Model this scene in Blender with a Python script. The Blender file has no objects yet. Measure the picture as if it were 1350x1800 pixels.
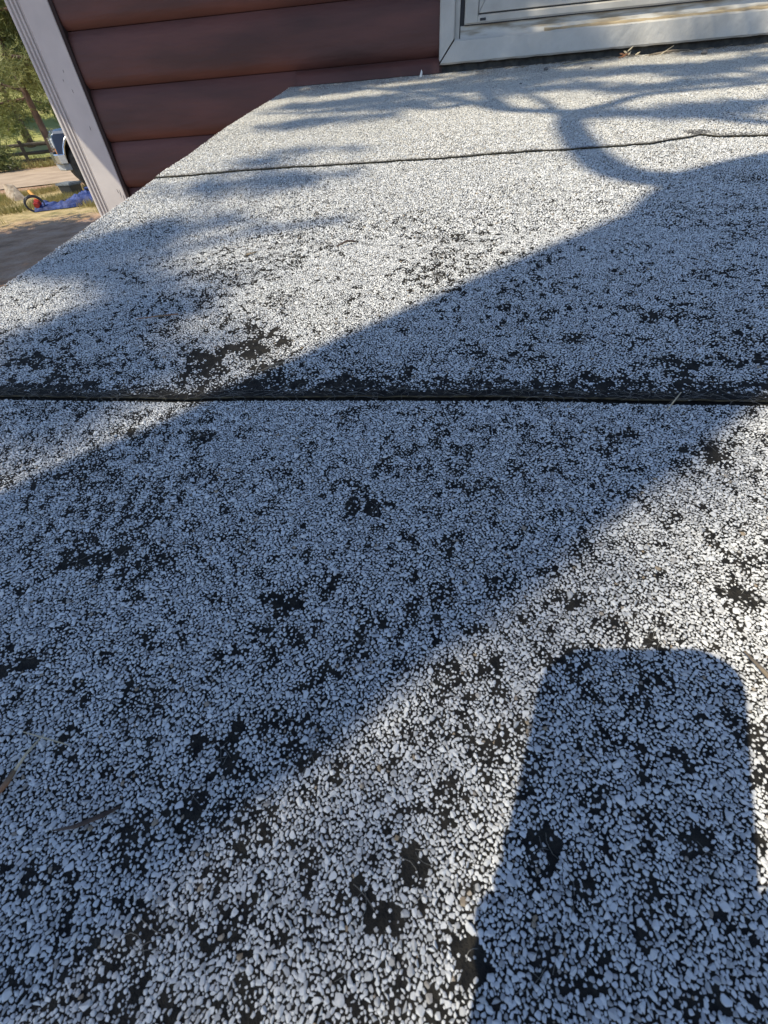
import bpy, bmesh, math, random
import numpy as np
from mathutils import Vector, Matrix, Euler, noise as mnoise

random.seed(7)
rng = np.random.default_rng(11)
C = bpy.context.scene.collection
R = math.radians

# ------------------------------------------------------------------ camera
CZ = 1.30                                   # eye height over the yard
RX = Vector((0.99287019, 0.10245058, -0.06093159))    # camera right
DN = Vector((0.02956923, -0.70687644, -0.70671872))   # camera down
FW = Vector((-0.11547485, 0.69987826, -0.70486594))   # camera forward
cd = bpy.data.cameras.new('camera')
cam = bpy.data.objects.new('camera', cd)
C.objects.link(cam)
m = Matrix(((RX.x, -DN.x, -FW.x, 0), (RX.y, -DN.y, -FW.y, 0), (RX.z, -DN.z, -FW.z, CZ), (0, 0, 0, 1)))
cam.matrix_world = m
cd.sensor_fit = 'HORIZONTAL'
cd.sensor_width = 36.0
cd.lens = 36.0 * 730.0 / 1350.0
cd.clip_start = 0.002
cd.clip_end = 900.0
cd.dof.use_dof = True
cd.dof.focus_distance = 0.55
cd.dof.aperture_fstop = 30.0
bpy.context.scene.camera = cam

# ------------------------------------------------------------------ sky and sun
SUN = Vector((0.4873, 0.3564, -0.7972)).normalized()   # way the light travels
w = bpy.data.worlds.new('World')
bpy.context.scene.world = w
w.use_nodes = True
nt = w.node_tree
nt.nodes.clear()
wo = nt.nodes.new('ShaderNodeOutputWorld')
bg = nt.nodes.new('ShaderNodeBackground')
sky = nt.nodes.new('ShaderNodeTexSky')
sky.sky_type = 'NISHITA'
sky.sun_disc = False
sky.sun_elevation = math.asin(-SUN.z)
sky.sun_rotation = math.atan2(-SUN.x, -SUN.y)
sky.altitude = 2200
sky.air_density = 1.0
sky.dust_density = 0.9
sky.ozone_density = 1.3
bg.inputs['Strength'].default_value = 0.15
nt.links.new(sky.outputs[0], bg.inputs[0])
nt.links.new(bg.outputs[0], wo.inputs[0])
sd = bpy.data.lights.new('sun', 'SUN')
sd.energy = 3.6
sd.angle = R(0.53)
sd.color = (1.0, 0.905, 0.72)
so = bpy.data.objects.new('sun', sd)
so.rotation_euler = SUN.to_track_quat('-Z', 'Y').to_euler()
so.location = (-6, -5, 12)
C.objects.link(so)
sc = bpy.context.scene
sc.view_settings.view_transform = 'Standard'
sc.view_settings.look = 'None'
sc.view_settings.exposure = 0.84
sc.view_settings.gamma = 1.0
sc.view_settings.use_curve_mapping = False
sc.render.resolution_x = 768
sc.render.resolution_y = 1024

# ------------------------------------------------------------------ materials
def mat(name, col, rough=0.7, col2=None, nscale=20.0, bump=0.0, bscale=60.0, spec=0.4, metal=0.0,
        detail=5.0, lo=0.35, hi=0.65, stretch=None, coat=0.0):
    mt = bpy.data.materials.new(name)
    mt.use_nodes = True
    n = mt.node_tree.nodes
    l = mt.node_tree.links
    b = n['Principled BSDF']
    b.inputs['Base Color'].default_value = (*col, 1)
    b.inputs['Roughness'].default_value = rough
    b.inputs['Specular IOR Level'].default_value = spec
    b.inputs['Metallic'].default_value = metal
    b.inputs['Coat Weight'].default_value = coat
    tc = n.new('ShaderNodeTexCoord')
    mp = n.new('ShaderNodeMapping')
    l.new(tc.outputs['Object'], mp.inputs[0])
    if stretch:
        mp.inputs['Scale'].default_value = stretch
    if col2 is not None:
        t = n.new('ShaderNodeTexNoise')
        t.inputs['Scale'].default_value = nscale
        t.inputs['Detail'].default_value = detail
        l.new(mp.outputs[0], t.inputs['Vector'])
        r = n.new('ShaderNodeValToRGB')
        r.color_ramp.elements[0].position = lo
        r.color_ramp.elements[1].position = hi
        r.color_ramp.elements[0].color = (*col, 1)
        r.color_ramp.elements[1].color = (*col2, 1)
        l.new(t.outputs[0], r.inputs[0])
        l.new(r.outputs[0], b.inputs['Base Color'])
    if bump:
        t = n.new('ShaderNodeTexNoise')
        t.inputs['Scale'].default_value = bscale
        t.inputs['Detail'].default_value = 6
        l.new(mp.outputs[0], t.inputs['Vector'])
        bp = n.new('ShaderNodeBump')
        bp.inputs['Strength'].default_value = 1.0
        bp.inputs['Distance'].default_value = bump
        l.new(t.outputs[0], bp.inputs['Height'])
        l.new(bp.outputs[0], b.inputs['Normal'])
    return mt

def mul_random(mt, lo, hi):
    """vary the brightness from object to object"""
    n = mt.node_tree.nodes; l = mt.node_tree.links
    b = n['Principled BSDF']
    oi = n.new('ShaderNodeObjectInfo')
    mr = n.new('ShaderNodeMapRange')
    mr.inputs[3].default_value = lo; mr.inputs[4].default_value = hi
    l.new(oi.outputs['Random'], mr.inputs[0])
    hs = n.new('ShaderNodeHueSaturation')
    l.new(mr.outputs[0], hs.inputs['Value'])
    src = b.inputs['Base Color']
    if src.is_linked:
        l.new(src.links[0].from_socket, hs.inputs['Color'])
    else:
        hs.inputs['Color'].default_value = src.default_value
    l.new(hs.outputs[0], src)
    return mt

M = {}
M['felt'] = mat('bitumen_felt', (0.009, 0.009, 0.009), 0.8, (0.030, 0.027, 0.022), 180, 0.0012, 900, spec=0.15)
M['felt_edge'] = mat('cut_felt_edge', (0.10, 0.085, 0.05), 0.9, (0.02, 0.02, 0.018), 160, 0.0006, 500)
M['fibre'] = mat('glass_fibre', (0.16, 0.155, 0.14), 0.5)
M['siding'] = mat('red_brown_paint', (0.056, 0.023, 0.019), 0.6, (0.105, 0.040, 0.032), 5.0, 0.0016, 26, spec=0.4, stretch=(.5, 1, 3))
M['siding_dull'] = mat('red_brown_flashing_paint', (0.15, 0.052, 0.045), 0.6, (0.22, 0.085, 0.075), 30, 0.0008, 90)
M['post_shade'] = mat('dark_brown_post_shade', (0.022, 0.012, 0.011), 0.8)  # dark brown that stands in for the shade beside the corner post
M['trim_post'] = mat('off_white_post_paint', (0.50, 0.47, 0.445), 0.55, (0.44, 0.415, 0.395), 12, 0.0002, 600)
M['trim'] = mat('weathered_white_trim', (0.50, 0.48, 0.435), 0.55, (0.38, 0.365, 0.33), 7, 0.0026, 42, spec=0.45)
M['vinyl'] = mat('white_vinyl', (0.43, 0.41, 0.365), 0.4, (0.33, 0.315, 0.28), 14, spec=0.5)
M['vinyl_dirty'] = mat('dusty_vinyl_sill', (0.48, 0.46, 0.41), 0.6, (0.24, 0.20, 0.14), 9, 0.0004, 80, stretch=(1, 6, 6), lo=0.42, hi=0.6)
M['stain'] = mat('tan_dirt', (0.40, 0.32, 0.20), 0.9, (0.24, 0.19, 0.12), 22, 0.001, 120, stretch=(1, 4, 4))
M['gasket'] = mat('dark_gasket', (0.02, 0.02, 0.022), 0.6)
M['glass'] = mat('window_glass', (0.20, 0.21, 0.22), 0.08, spec=0.8)
M['mastic'] = mat('black_mastic', (0.018, 0.018, 0.017), 0.8, (0.05, 0.047, 0.04), 60, 0.003, 90)
M['wall_core'] = mat('sheathing', (0.12, 0.06, 0.05), 0.9)
M['soffit'] = mat('soffit_boards', (0.22, 0.10, 0.08), 0.8, (0.17, 0.08, 0.06), 8)
M['shingle'] = mat('brown_shingle', (0.07, 0.055, 0.045), 0.9, (0.12, 0.10, 0.085), 40, 0.003, 60)
M['old_wood'] = mat('dark_weathered_rail', (0.055, 0.042, 0.032), 0.9, (0.11, 0.09, 0.07), 7, 0.004, 30, stretch=(1, 1, 6))
M['wood'] = mat('weathered_wood', (0.16, 0.125, 0.095), 0.85, (0.27, 0.23, 0.19), 7, 0.004, 30, stretch=(1, 1, 6))
M['plywood'] = mat('plywood', (0.30, 0.22, 0.14), 0.8, (0.22, 0.16, 0.10), 5)
M['bark'] = mat('pine_bark', (0.10, 0.06, 0.04), 0.95, (0.21, 0.135, 0.095), 9, 0.03, 14, stretch=(1, 1, 0.3))
M['needles_a'] = mat('pine_needles_light', (0.25, 0.245, 0.075), 0.55, (0.15, 0.175, 0.055), 2.2)
M['needles_b'] = mat('pine_needles_dark', (0.12, 0.145, 0.045), 0.6, (0.20, 0.21, 0.07), 1.8)
M['needles_near'] = mat('pine_needles_near', (0.05, 0.085, 0.03), 0.6, (0.09, 0.13, 0.04), 3)
M['grass'] = mat('dry_green_grass', (0.18, 0.17, 0.045), 0.7, (0.38, 0.30, 0.12), 0.8)
for k in ('needles_a', 'needles_b', 'grass'):
    n_ = M[k].node_tree.nodes; l_ = M[k].node_tree.links
    b = n_['Principled BSDF']; tr_ = n_.new('ShaderNodeBsdfTranslucent'); mx_ = n_.new('ShaderNodeMixShader'); mx_.inputs[0].default_value = 0.35
    l_.new(b.inputs['Base Color'].links[0].from_socket, tr_.inputs['Color'])
    l_.new(b.outputs[0], mx_.inputs[1]); l_.new(tr_.outputs[0], mx_.inputs[2]); l_.new(mx_.outputs[0], n_['Material Output'].inputs['Surface'])
M['rock'] = mat('pale_rock', (0.48, 0.40, 0.30), 0.9, (0.32, 0.24, 0.17), 9, 0.02, 12)
M['white_rock'] = mat('white_stone', (0.6, 0.6, 0.58), 0.8, (0.45, 0.45, 0.43), 9, 0.02, 10)
M['blue_tarp'] = mat('blue_tarp', (0.035, 0.065, 0.22), 0.7, (0.015, 0.025, 0.10), 7, 0.012, 14, spec=0.4)
M['black_plastic'] = mat('black_plastic', (0.018, 0.022, 0.028), 0.35, spec=0.6)
M['grey_lid'] = mat('dusty_grey_lid', (0.16, 0.18, 0.19), 0.5, (0.10, 0.11, 0.12), 12)
M['orange'] = mat('orange_plastic', (0.50, 0.24, 0.05), 0.6)
M['red_plastic'] = mat('red_plastic', (0.38, 0.03, 0.025), 0.6)
M['white_plastic'] = mat('white_plastic', (0.6, 0.6, 0.6), 0.4)
M['car_paint'] = mat('blue_car_paint', (0.045, 0.075, 0.125), 0.25, (0.055, 0.09, 0.145), 3, spec=0.6, coat=0.6)
M['car_lower'] = mat('grey_lower_paint', (0.32, 0.33, 0.34), 0.4, spec=0.5)
M['chrome'] = mat('dull_chrome', (0.55, 0.56, 0.58), 0.22, metal=1.0)
M['tyre'] = mat('dusty_tyre', (0.045, 0.04, 0.036), 0.85, (0.10, 0.085, 0.065), 14)
M['dark'] = mat('dark_wheel_well', (0.01, 0.01, 0.011), 0.8)
M['head_glass'] = mat('headlight_glass', (0.6, 0.62, 0.64), 0.1, spec=0.8)
M['car_glass'] = mat('tinted_car_glass', (0.02, 0.025, 0.03), 0.05, spec=0.9)
M['amber'] = mat('amber_lens', (0.7, 0.25, 0.03), 0.2)
M['phone'] = mat('phone_case', (0.03, 0.03, 0.035), 0.5)
M['screen'] = mat('phone_screen', (0.02, 0.02, 0.025), 0.1, spec=0.7)
M['skin'] = mat('skin', (0.52, 0.32, 0.24), 0.5, (0.47, 0.27, 0.20), 20)
M['shirt'] = mat('grey_shirt', (0.12, 0.14, 0.17), 0.9, (0.10, 0.115, 0.14), 30)
M['jeans'] = mat('blue_jeans', (0.05, 0.075, 0.13), 0.9, (0.07, 0.10, 0.16), 40)
M['shoe'] = mat('brown_boot', (0.08, 0.05, 0.03), 0.7)
M['hair'] = mat('brown_hair', (0.06, 0.035, 0.02), 0.6)
M['twig_brown'] = mat('dry_brown_needle', (0.30, 0.13, 0.06), 0.6, (0.17, 0.13, 0.08), 60)
M['twig_dark'] = mat('dark_twig', (0.045, 0.030, 0.024), 0.8, (0.09, 0.06, 0.045), 200)
M['twig_grey'] = mat('grey_twig', (0.22, 0.17, 0.11), 0.8, (0.12, 0.10, 0.08), 100)
M['straw'] = mat('pale_straw', (0.50, 0.42, 0.28), 0.7)
M['pebble'] = mat('grey_pebble', (0.10, 0.10, 0.10), 0.8, (0.16, 0.15, 0.14), 200)
M['paint_flake'] = mat('white_paint_flake', (0.66, 0.64, 0.60), 0.6)

def granule_material(name, a, b2):
    mt = bpy.data.materials.new(name); mt.use_nodes = True
    n = mt.node_tree.nodes; l = mt.node_tree.links
    b = n['Principled BSDF']
    b.inputs['Roughness'].default_value = 0.55
    b.inputs['Specular IOR Level'].default_value = 0.35
    oi = n.new('ShaderNodeObjectInfo')
    r = n.new('ShaderNodeValToRGB')
    e = r.color_ramp.elements
    e[0].position = 0.0; e[0].color = (*b2, 1)
    e[1].position = 0.42; e[1].color = (*a, 1)
    x = e.new(0.012); x.color = (0.28, 0.21, 0.13, 1)
    x = e.new(0.020); x.color = (*b2, 1)
    x = e.new(1.0); x.color = (a[0] * 1.08, a[1] * 1.08, a[2] * 1.08, 1)
    l.new(oi.outputs['Random'], r.inputs[0])
    l.new(r.outputs[0], b.inputs['Base Color'])
    return mt
M['granule_old'] = granule_material('worn_beige_granule', (0.52, 0.505, 0.46), (0.36, 0.345, 0.31))
M['granule'] = granule_material('white_roof_granule', (0.60, 0.60, 0.585), (0.36, 0.36, 0.355))

# felt of the uppermost sheet: pale granules pressed flat into cream paint, too far to pick apart
def far_felt():
    mt = bpy.data.materials.new('weathered_cap_sheet'); mt.use_nodes = True
    n = mt.node_tree.nodes; l = mt.node_tree.links
    b = n['Principled BSDF']; b.inputs['Roughness'].default_value = 0.85
    tc = n.new('ShaderNodeTexCoord')
    v = n.new('ShaderNodeTexVoronoi'); v.inputs['Scale'].default_value = 330
    l.new(tc.outputs['Object'], v.inputs['Vector'])
    no = n.new('ShaderNodeTexNoise'); no.inputs['Scale'].default_value = 55; no.inputs['Detail'].default_value = 6
    l.new(tc.outputs['Object'], no.inputs['Vector'])
    add = n.new('ShaderNodeMath'); add.operation = 'ADD'
    l.new(v.outputs['Distance'], add.inputs[0]); l.new(no.outputs[0], add.inputs[1])
    r = n.new('ShaderNodeValToRGB')
    e = r.color_ramp.elements
    e[0].position = 0.80; e[0].color = (0.40, 0.39, 0.36, 1)
    e[1].position = 1.12; e[1].color = (0.05, 0.048, 0.045, 1)
    l.new(add.outputs[0], r.inputs[0])
    # close to the wall the sheet is painted over
    sx = n.new('ShaderNodeSeparateXYZ'); l.new(tc.outputs['Object'], sx.inputs[0])
    mr = n.new('ShaderNodeMapRange'); mr.inputs[1].default_value = 1.3; mr.inputs[2].default_value = 1.8
    l.new(sx.outputs['Y'], mr.inputs[0])
    n2 = n.new('ShaderNodeTexNoise'); n2.inputs['Scale'].default_value = 8; n2.inputs['Detail'].default_value = 8
    l.new(tc.outputs['Object'], n2.inputs['Vector'])
    r2 = n.new('ShaderNodeValToRGB')
    r2.color_ramp.elements[0].position = 0.35; r2.color_ramp.elements[0].color = (0.27, 0.255, 0.225, 1)
    r2.color_ramp.elements[1].position = 0.68; r2.color_ramp.elements[1].color = (0.42, 0.40, 0.35, 1)
    l.new(n2.outputs[0], r2.inputs[0])
    mx = n.new('ShaderNodeMix'); mx.data_type = 'RGBA'
    l.new(mr.outputs[0], mx.inputs[0]); l.new(r.outputs[0], mx.inputs[6]); l.new(r2.outputs[0], mx.inputs[7])
    l.new(mx.outputs[2], b.inputs['Base Color'])
    n3 = n.new('ShaderNodeTexNoise'); n3.inputs['Scale'].default_value = 260; n3.inputs['Detail'].default_value = 3
    l.new(tc.outputs['Object'], n3.inputs['Vector'])
    bp = n.new('ShaderNodeBump'); bp.inputs['Distance'].default_value = 0.0022
    l.new(n3.outputs[0], bp.inputs['Height']); l.new(bp.outputs[0], b.inputs['Normal'])
    return mt
M['far_felt'] = far_felt()

def ground_material():
    mt = bpy.data.materials.new('yard_soil'); mt.use_nodes = True
    n = mt.node_tree.nodes; l = mt.node_tree.links
    b = n['Principled BSDF']; b.inputs['Roughness'].default_value = 0.95
    tc = n.new('ShaderNodeTexCoord')
    def noise(s, d=6):
        t = n.new('ShaderNodeTexNoise'); t.inputs['Scale'].default_value = s; t.inputs['Detail'].default_value = d
        l.new(tc.outputs['Object'], t.inputs['Vector']); return t.outputs[0]
    def ramp(src, p):
        r = n.new('ShaderNodeValToRGB'); e = r.color_ramp.elements
        e[0].position, e[0].color = p[0][0], (*p[0][1], 1)
        e[1].position, e[1].color = p[-1][0], (*p[-1][1], 1)
        for q in p[1:-1]:
            x = e.new(q[0]); x.color = (*q[1], 1)
        l.new(src, r.inputs[0]); return r.outputs[0]
    soil = ramp(noise(2.5, 10), [(0.3, (0.20, 0.11, 0.055)), (0.5, (0.33, 0.19, 0.105)), (0.7, (0.40, 0.27, 0.18))])
    grass = ramp(noise(3.5, 10), [(0.3, (0.16, 0.14, 0.045)), (0.5, (0.33, 0.25, 0.11)), (0.7, (0.46, 0.35, 0.18))])
    # distance from the house along the line of sight to the truck
    dp = n.new('ShaderNodeVectorMath'); dp.operation = 'DOT_PRODUCT'; dp.inputs[1].default_value = (-0.62, 0.785, 0)
    l.new(tc.outputs['Object'], dp.inputs[0])
    ad = n.new('ShaderNodeMath'); ad.operation = 'MULTIPLY_ADD'; ad.inputs[1].default_value = 3.0
    l.new(noise(0.9, 5), ad.inputs[0]); l.new(dp.outputs['Value'], ad.inputs[2])
    def band(a, bb):
        mr = n.new('ShaderNodeMapRange'); mr.inputs[1].default_value = a; mr.inputs[2].default_value = bb
        mr.clamp = True; l.new(ad.outputs[0], mr.inputs[0]); return mr.outputs[0]
    def mix(f, a, c):
        x = n.new('ShaderNodeMix'); x.data_type = 'RGBA'
        l.new(f, x.inputs[0]); l.new(a, x.inputs[6]); l.new(c, x.inputs[7]); return x.outputs[2]
    c1 = mix(band(12.9, 14.0), soil, grass)
    c2 = mix(band(18.6, 20.5), c1, soil)
    meadow = ramp(noise(0.5, 10), [(0.3, (0.20, 0.22, 0.055)), (0.5, (0.30, 0.30, 0.09)), (0.72, (0.42, 0.36, 0.17))])
    c3 = mix(band(31, 33), c2, meadow)
    l.new(c3, b.inputs['Base Color'])
    bp = n.new('ShaderNodeBump'); bp.inputs['Distance'].default_value = 0.05
    l.new(noise(9, 8), bp.inputs['Height']); l.new(bp.outputs[0], b.inputs['Normal'])
    return mt
M['ground'] = ground_material()
M['gravel_road'] = mat('gravel_drive', (0.28, 0.205, 0.14), 0.95, (0.42, 0.32, 0.225), 1.3, 0.02, 20, lo=0.3, hi=0.7)

# ------------------------------------------------------------------ mesh helpers
def raw(name, verts, faces, material, smooth=False, mats=None, mi=None):
    me = bpy.data.meshes.new(name)
    me.from_pydata([tuple(v) for v in verts], [], faces)
    me.materials.append(material)
    if smooth:
        me.polygons.foreach_set('use_smooth', [True] * len(me.polygons))
    me.update()
    o = bpy.data.objects.new(name, me)
    C.objects.link(o)
    return o

def adopt(o, parent):
    if parent is not None:
        o.parent = parent
        o.matrix_parent_inverse = parent.matrix_basis.inverted() if parent.parent is None else \
            (parent.parent.matrix_basis @ parent.matrix_parent_inverse @ parent.matrix_basis).inverted()
    return o

def tag(o, label=None, cat=None, group=None, kind=None):
    if label: o['label'] = label
    if cat: o['category'] = cat
    if group: o['group'] = group
    if kind: o['kind'] = kind
    return o

def empty(name, loc, label, cat, group=None, rz=0.0):
    o = bpy.data.objects.new(name, None)
    o.empty_display_size = 0.1
    o.location = loc
    o.rotation_euler = (0, 0, rz)
    C.objects.link(o)
    return tag(o, label, cat, group)

class MB:
    def __init__(s): s.v = []; s.f = []
    def add(s, v, f):
        k = len(s.v); s.v += [Vector(p) for p in v]; s.f += [tuple(i + k for i in q) for q in f]; return s
    def box(s, x0, x1, y0, y1, z0, z1, mtx=None):
        v = [(x, y, z) for z in (z0, z1) for y in (y0, y1) for x in (x0, x1)]
        if mtx is not None: v = [mtx @ Vector(p) for p in v]
        return s.add(v, [(0, 2, 3, 1), (4, 5, 7, 6), (0, 1, 5, 4), (2, 6, 7, 3), (0, 4, 6, 2), (1, 3, 7, 5)])
    def prism(s, pts, axis, a, b):
        """extrude a closed 2-D outline along an axis (0, 1 or 2)"""
        n = len(pts)
        def mk(p, t):
            q = list(p); q.insert(axis, t); return tuple(q)
        v = [mk(p, a) for p in pts] + [mk(p, b) for p in pts]
        f = [tuple(range(n))[::-1], tuple(range(n, 2 * n))]
        f += [(i, (i + 1) % n, n + (i + 1) % n, n + i) for i in range(n)]
        return s.add(v, f)
    def tube(s, pts, rad, sides=8, cap=True):
        pts = [Vector(p) for p in pts]; n = len(pts)
        if not hasattr(rad, '__len__'): rad = [rad] * n
        v = []; f = []
        prev = None
        for i, p in enumerate(pts):
            d = (pts[min(i + 1, n - 1)] - pts[max(i - 1, 0)]).normalized()
            if prev is None:
                a = d.orthogonal().normalized()
            else:
                a = (prev - d * prev.dot(d)).normalized()
            prev = a
            b = d.cross(a)
            for k in range(sides):
                t = 2 * math.pi * k / sides
                v.append(p + (a * math.cos(t) + b * math.sin(t)) * rad[i])
        for i in range(n - 1):
            for k in range(sides):
                f.append((i * sides + k, i * sides + (k + 1) % sides, (i + 1) * sides + (k + 1) % sides, (i + 1) * sides + k))
        if cap:
            f.append(tuple(range(sides))[::-1]); f.append(tuple(range((n - 1) * sides, n * sides)))
        return s.add(v, f)
    def lump(s, c, r, seed=0, amp=0.2, sub=2, freq=2.0):
        bm = bmesh.new(); bmesh.ops.create_icosphere(bm, subdivisions=sub, radius=1.0)
        vv = []
        for q in bm.verts:
            k = 1 + amp * mnoise.noise(q.co * freq + Vector((seed * 7.3, seed * 1.7, 3)))
            vv.append(Vector((q.co.x * r[0], q.co.y * r[1], q.co.z * r[2])) * k + Vector(c))
        ff = [tuple(x.index for x in fc.verts) for fc in bm.faces]
        bm.free()
        return s.add(vv, ff)
    def lathe(s, prof, centre, axis, sides=24):
        """prof: (radius, height along axis)"""
        axis = Vector(axis).normalized(); a = axis.orthogonal().normalized(); b = axis.cross(a); v = []
        for r_, h_ in prof:
            for k in range(sides):
                t = 2 * math.pi * k / sides
                v.append(Vector(centre) + axis * h_ + (a * math.cos(t) + b * math.sin(t)) * r_)
        f = []
        for i in range(len(prof) - 1):
            for k in range(sides):
                f.append((i * sides + k, i * sides + (k + 1) % sides, (i + 1) * sides + (k + 1) % sides, (i + 1) * sides + k))
        return s.add(v, f)
    def build(s, name, material, parent=None, smooth=False, bevel=0.0, loc=None, segs=2):
        v = s.v
        if loc is not None: v = [p - Vector(loc) for p in v]
        o = raw(name, v, s.f, material, smooth)
        if loc is not None: o.location = loc
        if bevel:
            md = o.modifiers.new('bevel', 'BEVEL'); md.width = bevel; md.segments = segs; md.limit_method = 'ANGLE'
        return adopt(o, parent)

# ------------------------------------------------------------------ ground and hillside
def ground_z(x, y):
    d = -0.62 * x + 0.785 * y
    base = 0.0
    if d > 35:
        t = d - 35
        base = 0.17 * t * min(1.0, t / 14.0)
        base += 0.5 * mnoise.noise(Vector((x * 0.06, y * 0.06, 0))) * min(1, t / 20)
    else:
        base = 0.02 * mnoise.noise(Vector((x * 0.5, y * 0.5, 4)))
    return base

g = MB()
xs = [-400, -250, -170, -130] + list(range(-100, 61, 4)) + [90, 130, 200, 400]
ys = [-400, -200, -100, -60] + list(range(-40, 121, 4)) + [150, 190, 260, 400]
vv = [(x, y, ground_z(x, y)) for y in ys for x in xs]
nx = len(xs)
ff = [(j * nx + i, j * nx + i + 1, (j + 1) * nx + i + 1, (j + 1) * nx + i) for j in range(len(ys) - 1) for i in range(nx - 1)]
g.add(vv, ff)
tag(g.build('ground', M['ground'], smooth=True), 'yard of bare soil and dry grass rising to a meadow slope behind the fence', kind='structure')

g = MB()
a = Vector((-19.5, 11.7)); dirr = Vector((0.891, 0.454)); nn_ = Vector((-0.454, 0.891))
L = []
for i in range(33):
    s_ = -26 + i * 2.0
    p = a + dirr * s_
    w0 = 0.25 * mnoise.noise(Vector((s_ * 0.35, 0, 0)))
    w1 = 0.3 * mnoise.noise(Vector((s_ * 0.3, 5, 0)))
    for q in (p + nn_ * w0, p + nn_ * (3.8), p + nn_ * (8.6 + w1)):
        L.append((q.x, q.y, max(ground_z(q.x, q.y), 0.0) + 0.024))
g.add(L, [(i * 3 + k, (i + 1) * 3 + k, (i + 1) * 3 + k + 1, i * 3 + k + 1) for i in range(32) for k in range(2)])
tag(g.build('driveway', M['gravel_road']), 'tan gravel driveway crossing the yard in front of the rail fence', kind='structure')

def yard(px_az, dist, z=0.0):
    a_ = R(px_az); return Vector((dist * math.sin(a_), dist * math.cos(a_), z))

# grass: blades on the part of the yard that shows
def blades(n, az0, az1, d0, d1, h0, h1, seed):
    r = np.random.default_rng(seed)
    az = np.radians(r.uniform(az0, az1, n)); d = np.sqrt(r.uniform(d0 * d0, d1 * d1, n))
    x = d * np.sin(az); y = d * np.cos(az)
    v = []; f = []
    for i in range(n):
        c = mnoise.noise(Vector((x[i] * 0.8, y[i] * 0.8, 1.3)))
        if c < -0.12 + 0.25 * r.random(): continue
        zz = ground_z(x[i], y[i])
        for b_ in range(3):
            h = r.uniform(h0, h1); t = r.uniform(0, 6.28); wd = h * 0.07
            px, py = x[i] + r.normal(0, 0.04), y[i] + r.normal(0, 0.04)
            lx, ly = r.normal(0, 0.35 * h), r.normal(0, 0.35 * h)
            k = len(v)
            v += [(px - wd * math.cos(t), py - wd * math.sin(t), zz), (px + wd * math.cos(t), py + wd * math.sin(t), zz), (px + lx, py + ly, zz + h)]
            f.append((k, k + 1, k + 2))
    return v, f
g = MB(); g.add(*blades(9000, -50, -31, 11.6, 17.6, 0.05, 0.16, 3)); g.add(*blades(2500, -50, -31, 17.6, 19.6, 0.03, 0.09, 5))
g.add(*blades(4000, -50, -31, 29.0, 36.0, 0.12, 0.35, 6))
o = g.build('grass', M['grass']); tag(o, 'patchy dry green grass between the bare soil and the driveway', kind='stuff')

# ------------------------------------------------------------------ trees
def needle_tuft(v, f, c, size, r, n=7):
    for _ in range(n):
        d = Vector((r.gauss(0, 1), r.gauss(0, 1), r.gauss(0.35, 0.8))).normalized()
        s_ = d.orthogonal().normalized() * size * 0.055
        L_ = size * r.uniform(0.6, 1.15)
        k = len(v)
        v += [c - s_, c + s_, c + d * L_ + s_ * 0.6, c + d * L_ - s_ * 0.6]
        f.append((k, k + 1, k + 2, k + 3))

def make_pine(seed, H, crown_r, base_frac, needle_mat, tufts=2600, tsize=0.34, trunk_r=0.16):
    r = random.Random(seed)
    tr = MB()
    pts = []; rad = []
    lx, ly = r.uniform(-.02, .02), r.uniform(-.02, .02)
    for i in range(9):
        t = i / 8
        pts.append(Vector((lx * t * H + 0.05 * math.sin(3 * t + seed), ly * t * H, t * H - 0.1)))
        rad.append(trunk_r * (1.25 if i == 0 else 1) * (1 - 0.9 * t) + 0.01)
    tr.tube(pts, rad, 9)
    cv = []; cf = []
    nb = int(26 * H / 8)
    per = max(4, tufts // nb)
    for b_ in range(nb):
        t = base_frac + (1 - base_frac) * (b_ + r.random()) / nb
        z = t * H
        ang = r.uniform(0, 6.283)
        rr = crown_r * (1.02 - ((t - base_frac) / (1 - base_frac)) ** 1.3) * r.uniform(0.55, 1.1) + 0.15
        root = Vector((lx * z, ly * z, z))
        tip = root + Vector((math.cos(ang) * rr, math.sin(ang) * rr, rr * r.uniform(-0.25, 0.25)))
        mid = (root + tip) / 2 + Vector((0, 0, 0.06 * rr))
        tr.tube([root, mid, tip], [0.028 + 0.012 * rr, 0.02 + 0.006 * rr, 0.008], 5, cap=False)
        for q in range(per):
            s_ = 0.25 + 0.8 * r.random()
            p = root.lerp(tip, s_) + Vector((r.gauss(0, 0.16 * rr), r.gauss(0, 0.16 * rr), r.gauss(0, 0.10 * rr) - 0.05))
            needle_tuft(cv, cf, p, tsize * r.uniform(0.7, 1.2), r, 6)
    return tr, (cv, cf)

def tree(name, loc, tr, cr, needle_mat, label, group, rz=0, cat='tree'):
    t = empty(name, loc, label, cat, group)
    a_ = raw('trunk', tr.v, tr.f, M['bark'], True); a_.parent = t
    b_ = raw('crown', cr[0], cr[1], needle_mat); b_.parent = t
    t.rotation_euler = (0, 0, rz)
    return t

def tree_copy(src, loc, rz, scale, label):
    t = src.copy(); C.objects.link(t); t.location = loc; t.rotation_euler = (0, 0, rz); t.scale = (scale,) * 3
    t['label'] = label
    for ch in src.children:
        c = ch.copy(); C.objects.link(c); c.parent = t
    return t

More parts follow.
